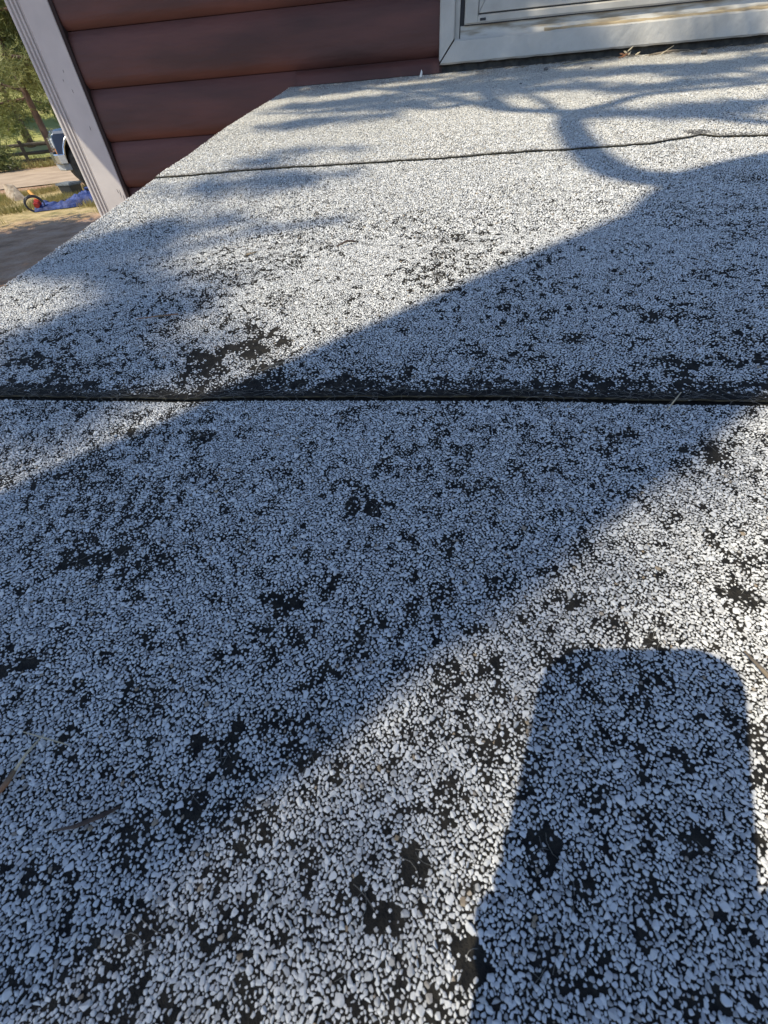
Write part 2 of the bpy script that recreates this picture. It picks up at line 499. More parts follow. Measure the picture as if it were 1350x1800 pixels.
grp = 'pine trees on the slope behind the fence'
tr, cr = make_pine(3, 9.0, 2.4, 0.24, None, 9000, 0.17)
P1 = tree('pine_tree', yard(-37.05, 30.2), tr, cr, M['needles_a'], 'tall light green pine with a bare lower trunk in front of the rail fence', grp)
tr, cr = make_pine(8, 11.0, 3.0, 0.10, None, 12000, 0.20, 0.2)
P2 = tree('pine_tree', yard(-38.6, 41, ground_z(*yard(-38.6, 41)[:2])), tr, cr, M['needles_a'], 'wide yellow green pine with branches low to the meadow behind the fence', grp)
tr, cr = make_pine(15, 10.0, 2.2, 0.06, None, 11000, 0.20, 0.17)
P3 = tree('pine_tree', yard(-40.9, 46, ground_z(*yard(-40.9, 46)[:2])), tr, cr, M['needles_b'], 'dark dense pine at the left edge behind the fence', grp)
tree_copy(P1, yard(-34.95, 28.8), 2.1, 1.15, 'brown trunked pine rising behind the bonnet of the blue truck')
hz = [(-35.4, 50, 1.0, 2, 'light pine behind the roof end of the truck, half hidden by the corner post'), (-37.7, 58, 1.1, 3, 'dark pine in the gap between the two nearer light pines'), (-43.6, 46, 0.9, 2, 'light pine just outside the left edge of the picture'),
      (-36.3, 68, 1.2, 2, 'light pine halfway up the slope right of the dark one'), (-39.8, 70, 1.25, 2, 'light pine halfway up the slope at the left edge'), (-38.6, 92, 1.5, 3, 'dark pine highest up the slope'),
      (-32.0, 60, 1.2, 2, 'light pine hidden behind the corner post'), (-47.5, 56, 1.1, 3, 'dark pine standing furthest left on the slope')]
for i, (az, d, s_, kd, lb) in enumerate(hz):
    p = yard(az, d); p.z = ground_z(p.x, p.y) - 0.1
    tree_copy(P2 if kd == 2 else P3, p, 1.3 * i, s_, lb)

# low dark bush by the fence at the picture's left edge
g = MB(); cv = []; cf = []; r = random.Random(2)
for _ in range(700):
    d = Vector((r.gauss(0, .42), r.gauss(0, .42), abs(r.gauss(0, .45))))
    needle_tuft(cv, cf, d + Vector((0, 0, 0.1)), 0.22, r, 6)
t = empty('bush', yard(-42.0, 28.6), 'low dark green bush in front of the fence at the left edge', 'bush')
b_ = raw('foliage', cv, cf, M['needles_b']); b_.parent = t
g = MB()
for k in range(5):
    g.tube([(0, 0, 0), (0.3 * math.cos(k * 1.3), 0.3 * math.sin(k * 1.3), 0.5)], [0.02, 0.008], 5)
s_ = g.build('stem', M['bark']); s_.parent = t

# ------------------------------------------------------------------ rail fence
fd = Vector((0.80, 0.60)).normalized()
f0 = yard(-39.3, 31.6)
t = empty('rail_fence', f0, 'dark weathered three rail wooden fence along the far side of the driveway', 'fence')
sp = 2.7
for i in range(-9, 10):
    p = Vector((f0.x, f0.y)) + fd * (i * sp)
    g = MB(); g.box(-.08, .08, -.08, .08, -0.1, 0.92, Matrix.Translation((p.x, p.y, 0)) @ Matrix.Rotation(0.64, 4, 'Z'))
    g.build('fence_post', M['old_wood'], t, bevel=0.01)
    if i < 9:
        q = p + fd * sp
        for hz_ in (0.20, 0.47, 0.74):
            g = MB()
            j0, j1 = random.uniform(-.03, .03), random.uniform(-.03, .03)
            e = fd * 0.1
            g.tube([(p.x - e.x, p.y - e.y, hz_ + j0), ((p.x + q.x) / 2, (p.y + q.y) / 2, hz_ + (j0 + j1) / 2 - .015), (q.x + e.x, q.y + e.y, hz_ + j1)], [.066, .074, .066], 7)
            g.build('rail', M['old_wood'], t)

# ------------------------------------------------------------------ yard things
g = MB(); r = random.Random(4)
g.add([(-.33, -.2, -.03), (.36, -.22, -.03), (.40, .2, -.03), (-.30, .24, -.03), (-.20, -.12, .30), (.02, -.14, .40), (.10, .1, .33), (-.16, .14, .36), (.26, -.06, .16)],
      [(0, 1, 8, 5, 4), (1, 2, 8), (2, 6, 8), (8, 6, 5), (2, 3, 7, 6), (3, 0, 4, 7), (4, 5, 6, 7), (0, 3, 2, 1)])
o = g.build('rock', M['rock'], bevel=0.03); o.scale = (.8, .8, .9); o.location = (-11.05, 12.42, 0); o.rotation_euler = (0, 0, -0.6)
tag(o, 'pale tan pointed rock lying in the dry grass', 'rock')
g = MB(); g.lump((0, 0, .1), (.28, .2, .17), 3, .4)
o = g.build('white_stone', M['white_rock'], smooth=False); o.location = yard(-40.75, 29.6); tag(o, 'small white stone at the foot of the fence by the driveway', 'stone')

bx_ = empty('storage_box', (-9.30, 12.30, 0), 'black plastic storage box with a dusty grey lid behind the blue tarp', 'box', rz=-0.25)
bx_.scale = (.84, .9, .95)
g = MB(); g.prism([(-.21, 0), (.21, 0), (.25, .26), (-.25, .26)], 1, -.17, .17)
g.v = [Vector((p.x, p.y * (1 + 0.12 * p.z / .26), p.z)) for p in g.v]
o = g.build('bin', M['black_plastic'], bevel=0.015); o.parent = bx_
g = MB(); g.box(-.275, .275, -.215, .215, .255, .30); g.box(-.2, .2, -.14, .14, .30, .315)
o = g.build('lid', M['grey_lid'], bevel=0.012); o.parent = bx_
bx2 = empty('storage_box', (-8.35, 11.75, 0), 'small dark blue box mostly behind the white corner post', 'box', rz=0.5)
g = MB(); g.prism([(-.12, 0), (.12, 0), (.14, .2), (-.14, .2)], 1, -.11, .11)
o = g.build('bin', M['black_plastic'], bevel=0.01); o.parent = bx2
g = MB(); g.box(-.15, .15, -.12, .12, .198, .225); o = g.build('lid', M['blue_tarp'], bevel=0.008); o.parent = bx2

# crumpled blue tarp: a heaped cloth with folds
bm = bmesh.new(); bmesh.ops.create_grid(bm, x_segments=64, y_segments=26, size=1.0)
for v in bm.verts:
    u, q = v.co.x, v.co.y
    prof = max(0.0, 1 - q * q) ** 0.6 * max(0.0, 1 - abs(u) ** 5) ** 0.5
    hh = 0.12 + 0.05 * mnoise.noise(Vector((u * 2.1, q, 0))) + 0.04 * math.sin(u * 5 + 1)
    fold = 0.075 * abs(mnoise.noise(Vector((u * 6.0, q * 3.0, 2)))) + 0.020 * mnoise.noise(Vector((u * 11, q * 5, 5)))
    v.co = Vector((u * 0.86 + 0.05 * mnoise.noise(Vector((q * 3, u * 3, 1))), q * (0.21 + 0.05 * mnoise.noise(Vector((u * 3, 0, 9)))), 0.012 + prof * (hh + fold)))
me = bpy.data.meshes.new('blue_tarp'); bm.to_mesh(me); bm.free(); me.materials.append(M['blue_tarp'])
o = bpy.data.objects.new('blue_tarp', me); C.objects.link(o)
o.location = (-8.10, 10.72, 0); o.rotation_euler = (0, 0, 0.52)
md = o.modifiers.new('thick', 'SOLIDIFY'); md.thickness = 0.006
tag(o, 'crumpled bright blue tarp heaped in the grass left of the corner post', 'tarp')
bm = bmesh.new(); bmesh.ops.create_grid(bm, x_segments=22, y_segments=14, size=1.0)
for v in bm.verts:
    u, q = v.co.x, v.co.y
    v.co = Vector((u * 0.20, q * 0.13, 0.01 + max(0, 1 - u * u) ** .5 * max(0, 1 - q * q) ** .5 * (0.10 + 0.06 * mnoise.noise(Vector((u * 3, q * 4, 8))))))
me = bpy.data.meshes.new('tarp_end'); bm.to_mesh(me); bm.free(); me.materials.append(M['blue_tarp'])
o2 = bpy.data.objects.new('tarp_fold', me); C.objects.link(o2); o2.parent = o; o2.location = (0.25, 0.12, 0.12); o2.rotation_euler = (0, 0.1, 0.4)
md = o2.modifiers.new('thick', 'SOLIDIFY'); md.thickness = 0.005

rl = empty('hose_reel', (-8.72, 10.20, 0), 'black hoop shaped reel with a red hub at the left end of the blue tarp', 'reel', rz=0.75)
rl.scale = (.85, .85, .85)
g = MB(); pts = [(0.21 * math.cos(t_), 0.02 * math.sin(3 * t_), 0.17 + 0.17 * math.sin(t_)) for t_ in np.linspace(0, 6.283, 26)]
g.tube(pts, 0.014, 6, cap=False); o = g.build('hoop', M['black_plastic'], smooth=True); o.parent = rl
g = MB(); pts = [(0.19 * math.cos(t_), 0.14 + 0.02 * math.sin(2 * t_), 0.15 + 0.15 * math.sin(t_)) for t_ in np.linspace(0, 6.283, 26)]
g.tube(pts, 0.02, 6, cap=False); o = g.build('hoop', M['black_plastic'], smooth=True); o.parent = rl
g = MB(); g.lathe([(0, -.04), (.06, -.04), (.075, 0), (.05, .10), (.09, .12), (0, .13)], (0.03, 0.0, .14), (0.5, 1, 0.3), 7)
o = g.build('hub', M['red_plastic']); o.parent = rl
g = MB(); g.box(-.02, .15, .02, .11, .0, .07); o = g.build('foot', M['black_plastic'], bevel=.01); o.parent = rl
g = MB(); g.tube([(-.18, 0, .02), (-.02, 0, .20), (.10, .03, .33)], [.035, .04, .03], 8)
hd = empty('garden_tool', (-8.92, 10.55, 0), 'short orange handled tool leaning behind the black hoop reel', 'tool', rz=2.6)
o = g.build('handle', M['orange'], smooth=True); o.parent = hd
g = MB(); g.box(-.30, -.16, -.05, .05, .0, .03); o = g.build('head', M['black_plastic'], bevel=.008); o.parent = hd
g = MB()
for i, (x_, y_, l_) in enumerate(((0, 0, .5), (.05, .1, .42))):
    g.tube([(x_, y_, .02), (x_ + l_, y_ + .04, .12)], .012, 6)
o = g.build('black_stakes', M['black_plastic']); o.location = (-9.0, 11.15, 0); o.rotation_euler = (0, 0, .5)
tag(o, 'thin black stakes lying behind the blue tarp', 'stakes')

# ------------------------------------------------------------------ truck
def truck():
    loc = yard(-37.1, 16.9)
    t = empty('pickup_truck', loc, 'blue pickup truck with dull chrome bumper parked on the driveway behind the corner post', 'truck', rz=math.atan2(0.62, 0.78))
    t.scale = (1.1, 1.1, 1.1)
    W = 0.92
    def put(mb, name, mt, parent=None, **k):
        if name != 'wheel': mb.v = [p + Vector((0, 0, .13)) for p in mb.v]
        o_ = mb.build(name, mt, None, **k); o_.parent = parent or t; return o_
    # outline (x back from the front, z), wheel arches cut out
    def arch(cx, r_, n=9, z=0.42):
        return [(cx + r_ * math.cos(math.pi - math.pi * k / n), z + r_ * math.sin(math.pi * k / n) * 1.02) for k in range(n + 1)]
    low = 0.46
    body = [(0.10, low)] + arch(0.64, .47, z=low) + arch(4.28, .50, z=low) + [(5.45, low), (5.5, .62), (5.5, 1.08), (3.42, 1.10), (1.62, 1.09), (0.75, 1.06), (0.18, 1.0), (0.06, .90), (0.03, .62)]
    # front fenders, doors and bed as one body shell
    mb = MB()
    n = len(body)
    ring = lambda y, ins: [(p[0], y, p[1] - (ins if p[1] > .95 else 0)) for p in body]
    v = ring(-W, .03) + ring(-W + .05, 0) + ring(W - .05, 0) + ring(W, .03)
    f = [tuple(range(n))[::-1], tuple(range(3 * n, 4 * n))]
    for k in range(3):
        f += [(k * n + i, k * n + (i + 1) % n, (k + 1) * n + (i + 1) % n, (k + 1) * n + i) for i in range(n)]
    mb.add(v, f); put(mb, 'body', M['car_paint'], bevel=.015)
    mb = MB(); mb.prism([(0.35, 1.05), (1.55, 1.10), (1.6, 1.14), (1.2, 1.145), (0.5, 1.11)], 1, -.62, .62); put(mb, 'bonnet', M['car_paint'], bevel=.03)
    mb = MB(); cab = [(1.55, 1.08), (2.15, 1.66), (2.4, 1.72), (3.2, 1.72), (3.36, 1.62), (3.42, 1.08)]
    mb.prism(cab, 1, -.74, .74); put(mb, 'cab', M['car_paint'], bevel=.04)
    for s_ in (-1, 1):
        mb = MB(); mb.prism([(1.85, 1.14), (2.25, 1.6), (3.2, 1.62), (3.26, 1.14)], 1, s_ * .745, s_ * .755)
        put(mb, 'side_window', M['car_glass'])
        mb = MB(); mb.box(1.66, 2.98, s_ * (W + .0) - .004, s_ * W + .004, .56, 1.02); dr = put(mb, 'door', M['car_paint'], bevel=.004)
        mb = MB(); mb.box(2.72, 2.88, s_ * (W + .02) - .012, s_ * (W + .02) + .012, .90, .93)
        mb.v = [p + Vector((0, 0, .13)) for p in mb.v]; h_ = mb.build('handle', M['chrome'], None); h_.parent = dr
        mb = MB(); mb.lump((1.80, s_ * (W + .1), 1.16), (.05, .10, .08), 1, .05); put(mb, 'wing_mirror', M['black_plastic'], smooth=True)
        mb = MB(); mb.tube([(x_, s_ * (W + .012), z_) for x_, z_ in arch(0.64, .49, 12, low)], .028, 6)
        put(mb, 'arch_trim', M['chrome'], smooth=True)
        mb = MB(); mb.tube([(x_, s_ * (W + .012), z_) for x_, z_ in arch(4.28, .52, 12, low)], .028, 6)
        put(mb, 'arch_trim', M['chrome'], smooth=True)
        mb = MB(); mb.box(.02, .10, s_ * .86 - .10 * (s_ > 0) - .02, s_ * .86 + .10 * (s_ < 0) + .02, .70, .86); put(mb, 'headlight', M['head_glass'], bevel=.02)
        mb = MB(); mb.box(.025, .12, s_ * .885 - .03, s_ * .885 + .03, .58, .69); put(mb, 'indicator', M['amber'], bevel=.01)
        mb = MB(); mb.box(.12, 1.62, s_ * W - .006, s_ * W + .006, .93, .975); put(mb, 'side_stripe', M['head_glass'])
        mb = MB(); mb.box(1.50, 3.76, s_ * W - .02, s_ * W + .008, low, .56); put(mb, 'sill_panel', M['car_lower'], bevel=.01)
        for cx in (0.64, 4.28):
            mb = MB(); mb.lathe([(.23, -.10), (.41, -.13), (.455, -.09), (.46, 0), (.455, .09), (.41, .13), (.23, .10)], (cx, s_ * .78, .46), (0, s_, 0), 28)
            wh = put(mb, 'wheel', M['tyre'], smooth=True)
            mb = MB(); mb.lathe([(.22, .09), (.20, .04), (.08, .03), (.06, .08), (0, .085)], (cx, s_ * .78, .46), (0, s_, 0), 20)
            q = mb.build('rim', M['chrome'], None, smooth=True); q.parent = wh
    mb = MB(); mb.box(.3, 5.3, -.74, .74, .40, .92); put(mb, 'chassis', M['dark'])
    mb = MB(); mb.prism([(.02, -.98), (-.05, -.80), (-.09, -.3), (-.09, .3), (-.05, .80), (.02, .98), (.17, 1.0), (.17, .93), (.10, .86), (-.02, .6), (-.02, -.6), (.10, -.86), (.17, -.93), (.17, -1.0)], 2, .42, .60)
    put(mb, 'front_bumper', M['chrome'], bevel=.02)
    mb = MB(); mb.prism([(.06, -.9), (-.05, -.6), (-.05, .6), (.06, .9), (.2, .9), (.2, -.9)], 2, .30, .42)
    put(mb, 'valance', M['car_lower'], bevel=.02)
    mb = MB()
    for k in range(5): mb.box(-.005, .05, -.62, .62, .64 + k * .05, .665 + k * .05)
    put(mb, 'grille', M['chrome'])
    mb = MB(); mb.box(5.48, 5.62, -.9, .9, .45, .6); put(mb, 'rear_bumper', M['chrome'], bevel=.02)
    return t
truck()

# ------------------------------------------------------------------ house
house = empty('house', (1.4, 2.05, 0), 'house wall of dark red log siding with white corner post and white framed window', 'house')
YW = 2.0                                     # face of the trims
XL, XR = -1.437, 4.2
g = MB(); g.box(XL + .03, XR, YW + .045, 7.5, -.1, 2.75); g.build('wall', M['wall_core'], house)
# log siding boards: convex courses, each its own part
lines = [CZ + z for z in (-1.17, -1.03, -.891, -.752, -.613, -.474, -.335, -.197, -.058, .084, .222, .361, .50, .639, .778, .917, 1.056)]
def course(z0, z1, x0, x1):
    mb = MB(); n = 10; prof = []
    for k in range(n + 1):
        t = k / n
        z = z0 + (z1 - z0) * t
        d = 0.011 * (1 - (2 * t - 1) ** 2) ** 0.6 + 0.018 + 0.005 * (1 - t)
        prof.append((YW + .036 - d, z))
    prof[0] = (YW + .020, z0 + .0008); prof[-1] = (YW + .020, z1 - .0008)
    xsn = np.arange(x0, x1 + 1e-6, .12); xsn[-1] = x1
    v = []
    for x_ in xsn:
        for (y_, z_) in prof:
            q = 0.0012 * mnoise.noise(Vector((x_ * 3, z_ * 9, z0 * 20)))
            v.append((x_, y_ + q, z_ + 0.0015 * mnoise.noise(Vector((x_ * 1.7, z0, 4)))))
    k = len(prof)
    f = [(i * k + j, (i + 1) * k + j, (i + 1) * k + j + 1, i * k + j + 1) for i in range(len(xsn) - 1) for j in range(k - 1)]
    mb.add(v, f); return mb
wx0, wx1 = -.022, 1.62                       # window trim outer edges
wz0 = CZ + .064
for i in range(len(lines) - 1):
    z0, z1 = lines[i], lines[i + 1]
    if z1 > wz0 + .01 and z0 < CZ + 1.0:
        course(z0, z1, -1.287, wx0 + .01).build('siding_board', M['siding'], house, smooth=True)
        course(z0, z1, wx1 - .01, XR).build('siding_board', M['siding'], house, smooth=True)
    else:
        course(z0, z1, -1.287, XR).build('siding_board', M['siding'], house, smooth=True)
# painted flashing strip where the roof meets the wall
g = MB()
xsn = np.linspace(-.50, -.02, 25); v = []
for x_ in xsn:
    q = .002 * mnoise.noise(Vector((x_ * 8, 0, 0)))
    v += [(x_, 1.988 + q, CZ + .046), (x_, 1.991 + q, CZ + .066), (x_, 2.003 + q, CZ + .079), (x_, 2.02, CZ + .082)]
g.add(v, [(i * 4 + j, i * 4 + j + 4, i * 4 + j + 5, i * 4 + j + 1) for i in range(24) for j in range(3)])
g.build('flashing_strip', M['siding'], house, smooth=True)
for (x_, z_) in ((-.99, .018), (-.62, .02), (-.30, .125), (-1.08, .16), (-.71, .155), (-.35, .16), (-.86, -.11), (-.20, .115), (-1.1, -.12), (-.5, .28), (-.15, .26)):
    mb = MB(); mb.lathe([(0, .0022), (.0022, .0016), (.0026, 0), (.0026, -.004)], (x_, YW + .0075, CZ + z_), (0, -1, 0), 8)
    mb.build('nail_head', M['siding_dull'], house)
# corner post
post = MB(); post.box(-1.384, -1.285, YW - .004, YW + .06, .02, 2.72); post.build('corner_board', M['trim_post'], house, bevel=.003)
sl = MB(); sl.box(-1.2848, -1.272, YW - .0012, YW + .05, .05, 2.70); sl.build('post_shade_strip', M['post_shade'], house)  # strip coloured as the shade right of the post, covering the siding ends
fl = MB(); prof = [(-1.437, YW + .06), (-1.437, YW + .002)]
x_ = -1.437
for k in range(3):
    prof += [(x_ + .004, YW + .000), (x_ + .0095, YW + .000), (x_ + .0125, YW + .0065), (x_ + .0145, YW + .0065)]
    x_ += .0150
prof += [(x_, YW + .001), (-1.3865, YW + .003), (-1.3865, YW + .06)]
fl.prism(prof, 2, .02, 2.72); fl.build('fluted_board', M['trim_post'], house)
sl = MB(); sl.box(XL, XL + .02, YW + .06, 7.5, .02, 2.72); sl.build('side_wall', M['siding'], house)
# short dark cracks in the post paint
for (x_, z_, l_, tl) in ((-1.318, CZ - .02, .012, .1), (-1.325, CZ + .08, .010, -.1), (-1.33, CZ + .13, .008, .1), (-1.305, CZ - .225, .025, .12), (-1.296, CZ - .235, .020, .1), (-1.31, CZ - .21, .014, -.1), (-1.345, CZ + .11, .006, .2)):
    mb = MB(); mb.tube([(x_, YW - .0042, z_), (x_ + l_ * tl * .5, YW - .0046, z_ + l_ * .5), (x_ + l_ * tl, YW - .0042, z_ + l_)], [.0003, .0007, .0003], 4)
    mb.build('paint_crack', M['gasket'], house)

# window
win = MB(); win.box(.05, 1.55, YW + .03, YW + .044, CZ + .11, CZ + .98); wn = win.build('window', M['vinyl'], house)
def wpart(mb, name, mt, **k): return mb.build(name, mt, wn, **k)
def wavy_trim(p0, p1, wdt, name, ends, vertical):
    """trim board with ragged paint edges; mitred ends"""
    mb = MB(); n = 70; v = []
    for i in range(n + 1):
        t = i / n
        for e_ in range(6):
            # cross-section 0..5 round the board front
            wq, dq = [(0, .030), (0, .004), (.004, 0), (wdt - .004, 0), (wdt, .004), (wdt, .030)][e_]
            a0 = p0 + ends[0] * wq; a1 = p1 - ends[1] * wq
            s_ = a0 + (a1 - a0) * t
            rag = 0.0011 * mnoise.noise(Vector((s_ * 40, wq * 30, 1))) + .0008 * mnoise.noise(Vector((s_ * 130, wq * 10, 7)))
            y_ = YW - .004 + dq + (rag if dq < .02 else 0)
            if vertical: v.append((vertical[0] + wq * vertical[1] + (rag * .6 if wq in (0, wdt) else 0), y_, s_))
            else: v.append((s_, y_, wz0 + wq + rag * (1.3 if wq in (0, wdt) else 0)))
    f = [(i * 6 + j, (i + 1) * 6 + j, (i + 1) * 6 + j + 1, i * 6 + j + 1) for i in range(n) for j in range(5)]
    f += [(0, 1, 2, 3, 4, 5), tuple(n * 6 + j for j in (5, 4, 3, 2, 1, 0))]
    mb.add(v, f); return wpart(mb, name, M['trim'])
wt = .052
wavy_trim(wx0 + .001, wx1, wt, 'trim_board', (.92, .92), None)
wavy_trim(wz0 + .004, CZ + 1.0, wt, 'trim_board', (1.0, 1.0), (wx0, .9))
wavy_trim(wz0 + .004, CZ + 1.0, wt, 'trim_board', (1.0, 1.0), (wx1, -.9))
mb = MB(); mb.box(wx0, wx1, YW - .004, YW + .03, CZ + .955, CZ + 1.0); wpart(mb, 'trim_board', M['trim'], bevel=.002)
# jambs set back from the trim
mb = MB(); mb.box(wx0 + .047, .040, YW + .012, YW + .04, CZ + .113, CZ + .97); wpart(mb, 'jamb', M['vinyl'], bevel=.0015)
mb = MB(); mb.box(.0405, .0535, YW + .020, YW + .04, CZ + .114, CZ + .97); wpart(mb, 'screen_track', M['gasket'])
mb = MB(); mb.prism([(.054, YW + .04), (.054, YW + .012), (.060, YW + .008), (.093, YW + .008), (.0955, YW + .014), (.0955, YW + .04)], 2, CZ + .1475, CZ + .97); wpart(mb, 'frame_stile', M['vinyl'], bevel=.001)
# sloping dusty sill, then the bottom frame member with the weep slot
mb = MB(); n = 60; v = []
for i in range(n + 1):
    x_ = .043 + (1.50) * i / n
    for (y_, z_) in ((YW + .004, .1128), (YW + .010, .1165), (YW + .018, .128), (YW + .0185, .1435)):
        v.append((x_, y_ + .0006 * mnoise.noise(Vector((x_ * 30, z_ * 90, 0))), CZ + z_ + .0015 * mnoise.noise(Vector((x_ * 12, z_ * 50, 3)))))
mb.add(v, [(i * 4 + j, i * 4 + j + 4, i * 4 + j + 5, i * 4 + j + 1) for i in range(n) for j in range(3)])
wpart(mb, 'sill', M['vinyl_dirty'], smooth=True)
mb = MB(); v = []
for i in range(n + 1):
    x_ = .30 + 1.24 * i / n
    for (y_, z_) in ((YW + .0015, .1125), (YW + .0035, .1165), (YW + .012, .1225)):
        v.append((x_, y_ + .0012 * mnoise.noise(Vector((x_ * 40, z_ * 90, 0))), CZ + z_ + .002 * mnoise.noise(Vector((x_ * 22, z_ * 50, 3)))))
mb.add(v, [(i * 3 + j, i * 3 + j + 3, i * 3 + j + 4, i * 3 + j + 1) for i in range(n) for j in range(2)])
wpart(mb, 'sill_dirt', M['stain'], smooth=True)
mb = MB(); mb.prism([(YW + .04, CZ + .1455), (YW + .012, CZ + .1455), (YW + .010, CZ + .149), (YW + .010, CZ + .160), (YW + .0145, CZ + .1635), (YW + .04, CZ + .1635)], 0, .0545, 1.53)
wpart(mb, 'bottom_rail', M['vinyl'])
mb = MB(); mb.box(.054, 1.53, YW + .0125, YW + .03, CZ + .1435, CZ + .1455); wpart(mb, 'rail_gap', M['gasket'])
mb = MB(); mb.box(.0965, .124, YW + .0085, YW + .02, CZ + .148, CZ + .1585); ws = wpart(mb, 'weep_cover', M['vinyl'], bevel=.001)
mb = MB(); mb.box(.1015, .1195, YW + .0078, YW + .012, CZ + .1505, CZ + .1563); wpart(mb, 'weep_slot', M['gasket'])
mb = MB(); mb.box(.0965, 1.53, YW + .016, YW + .035, CZ + .1635, CZ + .1660); wpart(mb, 'rail_gap', M['gasket'])
# sash: mitred stile and rail, then the glass
mb = MB(); mb.prism([(.0975, CZ + .1665), (1.53, CZ + .1665), (1.49, CZ + .222), (.1345, CZ + .222)], 1, YW + .013, YW + .035); wpart(mb, 'sash_rail', M['vinyl'], bevel=.001)
mb = MB(); mb.prism([(.0965, CZ + .1670), (.1335, CZ + .2225), (.1335, CZ + .96), (.0965, CZ + .96)], 1, YW + .0125, YW + .035); wpart(mb, 'sash_stile', M['vinyl'], bevel=.001)
mb = MB(); mb.box(.1340, 1.49, YW + .024, YW + .030, CZ + .2222, CZ + .96); wpart(mb, 'pane', M['glass'])
# black mastic strip in the gap under the window trim
mb = MB(); v = []
for i in range(n + 1):
    x_ = wx0 + .004 + (wx1 - wx0) * i / n
    w_ = .0022 * mnoise.noise(Vector((x_ * 22, 0, 0)))
    v += [(x_, YW + .004 + w_, CZ + .036), (x_, YW + .012 + w_, CZ + .055), (x_, YW + .016, CZ + .068)]
mb.add(v, [(i * 3 + j, i * 3 + j + 3, i * 3 + j + 4, i * 3 + j + 1) for i in range(n) for j in range(2)])
mb.build('mastic_strip', M['mastic'], house, smooth=True)

# eaves: roof slab with soffit and fascia, reaching out over the wall
EZ = CZ + 1.10
def slab(x0, x1, y0, name, mt, th=.10, zoff=0.0):
    mb = MB(); mb.add([(x0, y0, EZ + zoff), (x1, y0, EZ + zoff), (x1, 4.8, EZ + 1.35 + zoff), (x0, 4.8, EZ + 1.35 + zoff),
                       (x0, y0, EZ + th + zoff), (x1, y0, EZ + th + zoff), (x1, 4.8, EZ + 1.35 + th + zoff), (x0, 4.8, EZ + 1.35 + th + zoff)],
                      [(0, 3, 2, 1), (4, 5, 6, 7), (0, 1, 5, 4), (1, 2, 6, 5), (2, 3, 7, 6), (3, 0, 4, 7)])
    return mb.build(name, mt, house)
slab(-2.08, 4.7, 1.60, 'roof', M['shingle'])
mb = MB(); mb.box(-2.06, -1.17, 1.26, 1.598, EZ - .02, EZ + .08); mb.build('added_eave_shade', M['soffit'], house)  # unseen slab added in front of the eave to shade the lower left wall
mb = MB(); mb.add([(-2.08, 4.8, EZ + 1.35), (4.7, 4.8, EZ + 1.35), (4.7, 8.1, EZ), (-2.08, 8.1, EZ), (-2.08, 4.8, EZ + 1.45), (4.7, 4.8, EZ + 1.45), (4.7, 8.1, EZ + .1), (-2.08, 8.1, EZ + .1)],
                  [(0, 3, 2, 1), (4, 5, 6, 7), (1, 2, 6, 5), (2, 3, 7, 6), (3, 0, 4, 7)])
mb.build('roof', M['shingle'], house)
mb = MB(); mb.box(-2.06, 4.68, 1.605, 2.04, EZ - .015, EZ - .002); mb.build('soffit', M['soffit'], house)
mb = MB(); mb.add([(-1.40, 2.05, EZ + .25), (-1.40, 7.5, EZ + .25), (-1.40, 4.8, EZ + 1.33)], [(0, 2, 1)]); mb.build('gable', M['siding'], house)

# ------------------------------------------------------------------ low roof in front of the wall
def rz(y): return CZ - 0.2 + 0.1245 * y
XE, XF = -.528, 1.45
YF = -.34
roof = empty('low_roof', (.46, YF, 0), 'low sloping roof of lapped black felt sheets covered in worn white granules', 'roof')
SEAM1 = [(-.60, .2885), (-.3765, .2863), (-.27, .2842), (-.1745, .2842), (-.0417, .2829), (.0657, .2813), (.161, .2795), (.2813, .2790), (.6, .2770), (1.5, .273)]
SEAM2 = [(-.60, .930), (-.516, .932), (-.282, .938), (-.102, .939), (.069, .936), (.207, .932), (.341, .939), (.389, .954), (.421, .971), (.441, .954), (.51, .943), (.8, .942), (1.5, .938)]
def line_y(L_, x):
    return np.interp(x, [p[0] for p in L_], [p[1] for p in L_])
def und(x, y):
    lw = min(1.0, max(0.0, (y - 1.3) / .6))
    return -.008 * lw * lw * (3 - 2 * lw) + 0.0022 * mnoise.noise(Vector((x * 5, y * 5, 0))) + 0.0008 * mnoise.noise(Vector((x * 17, y * 17, 3)))
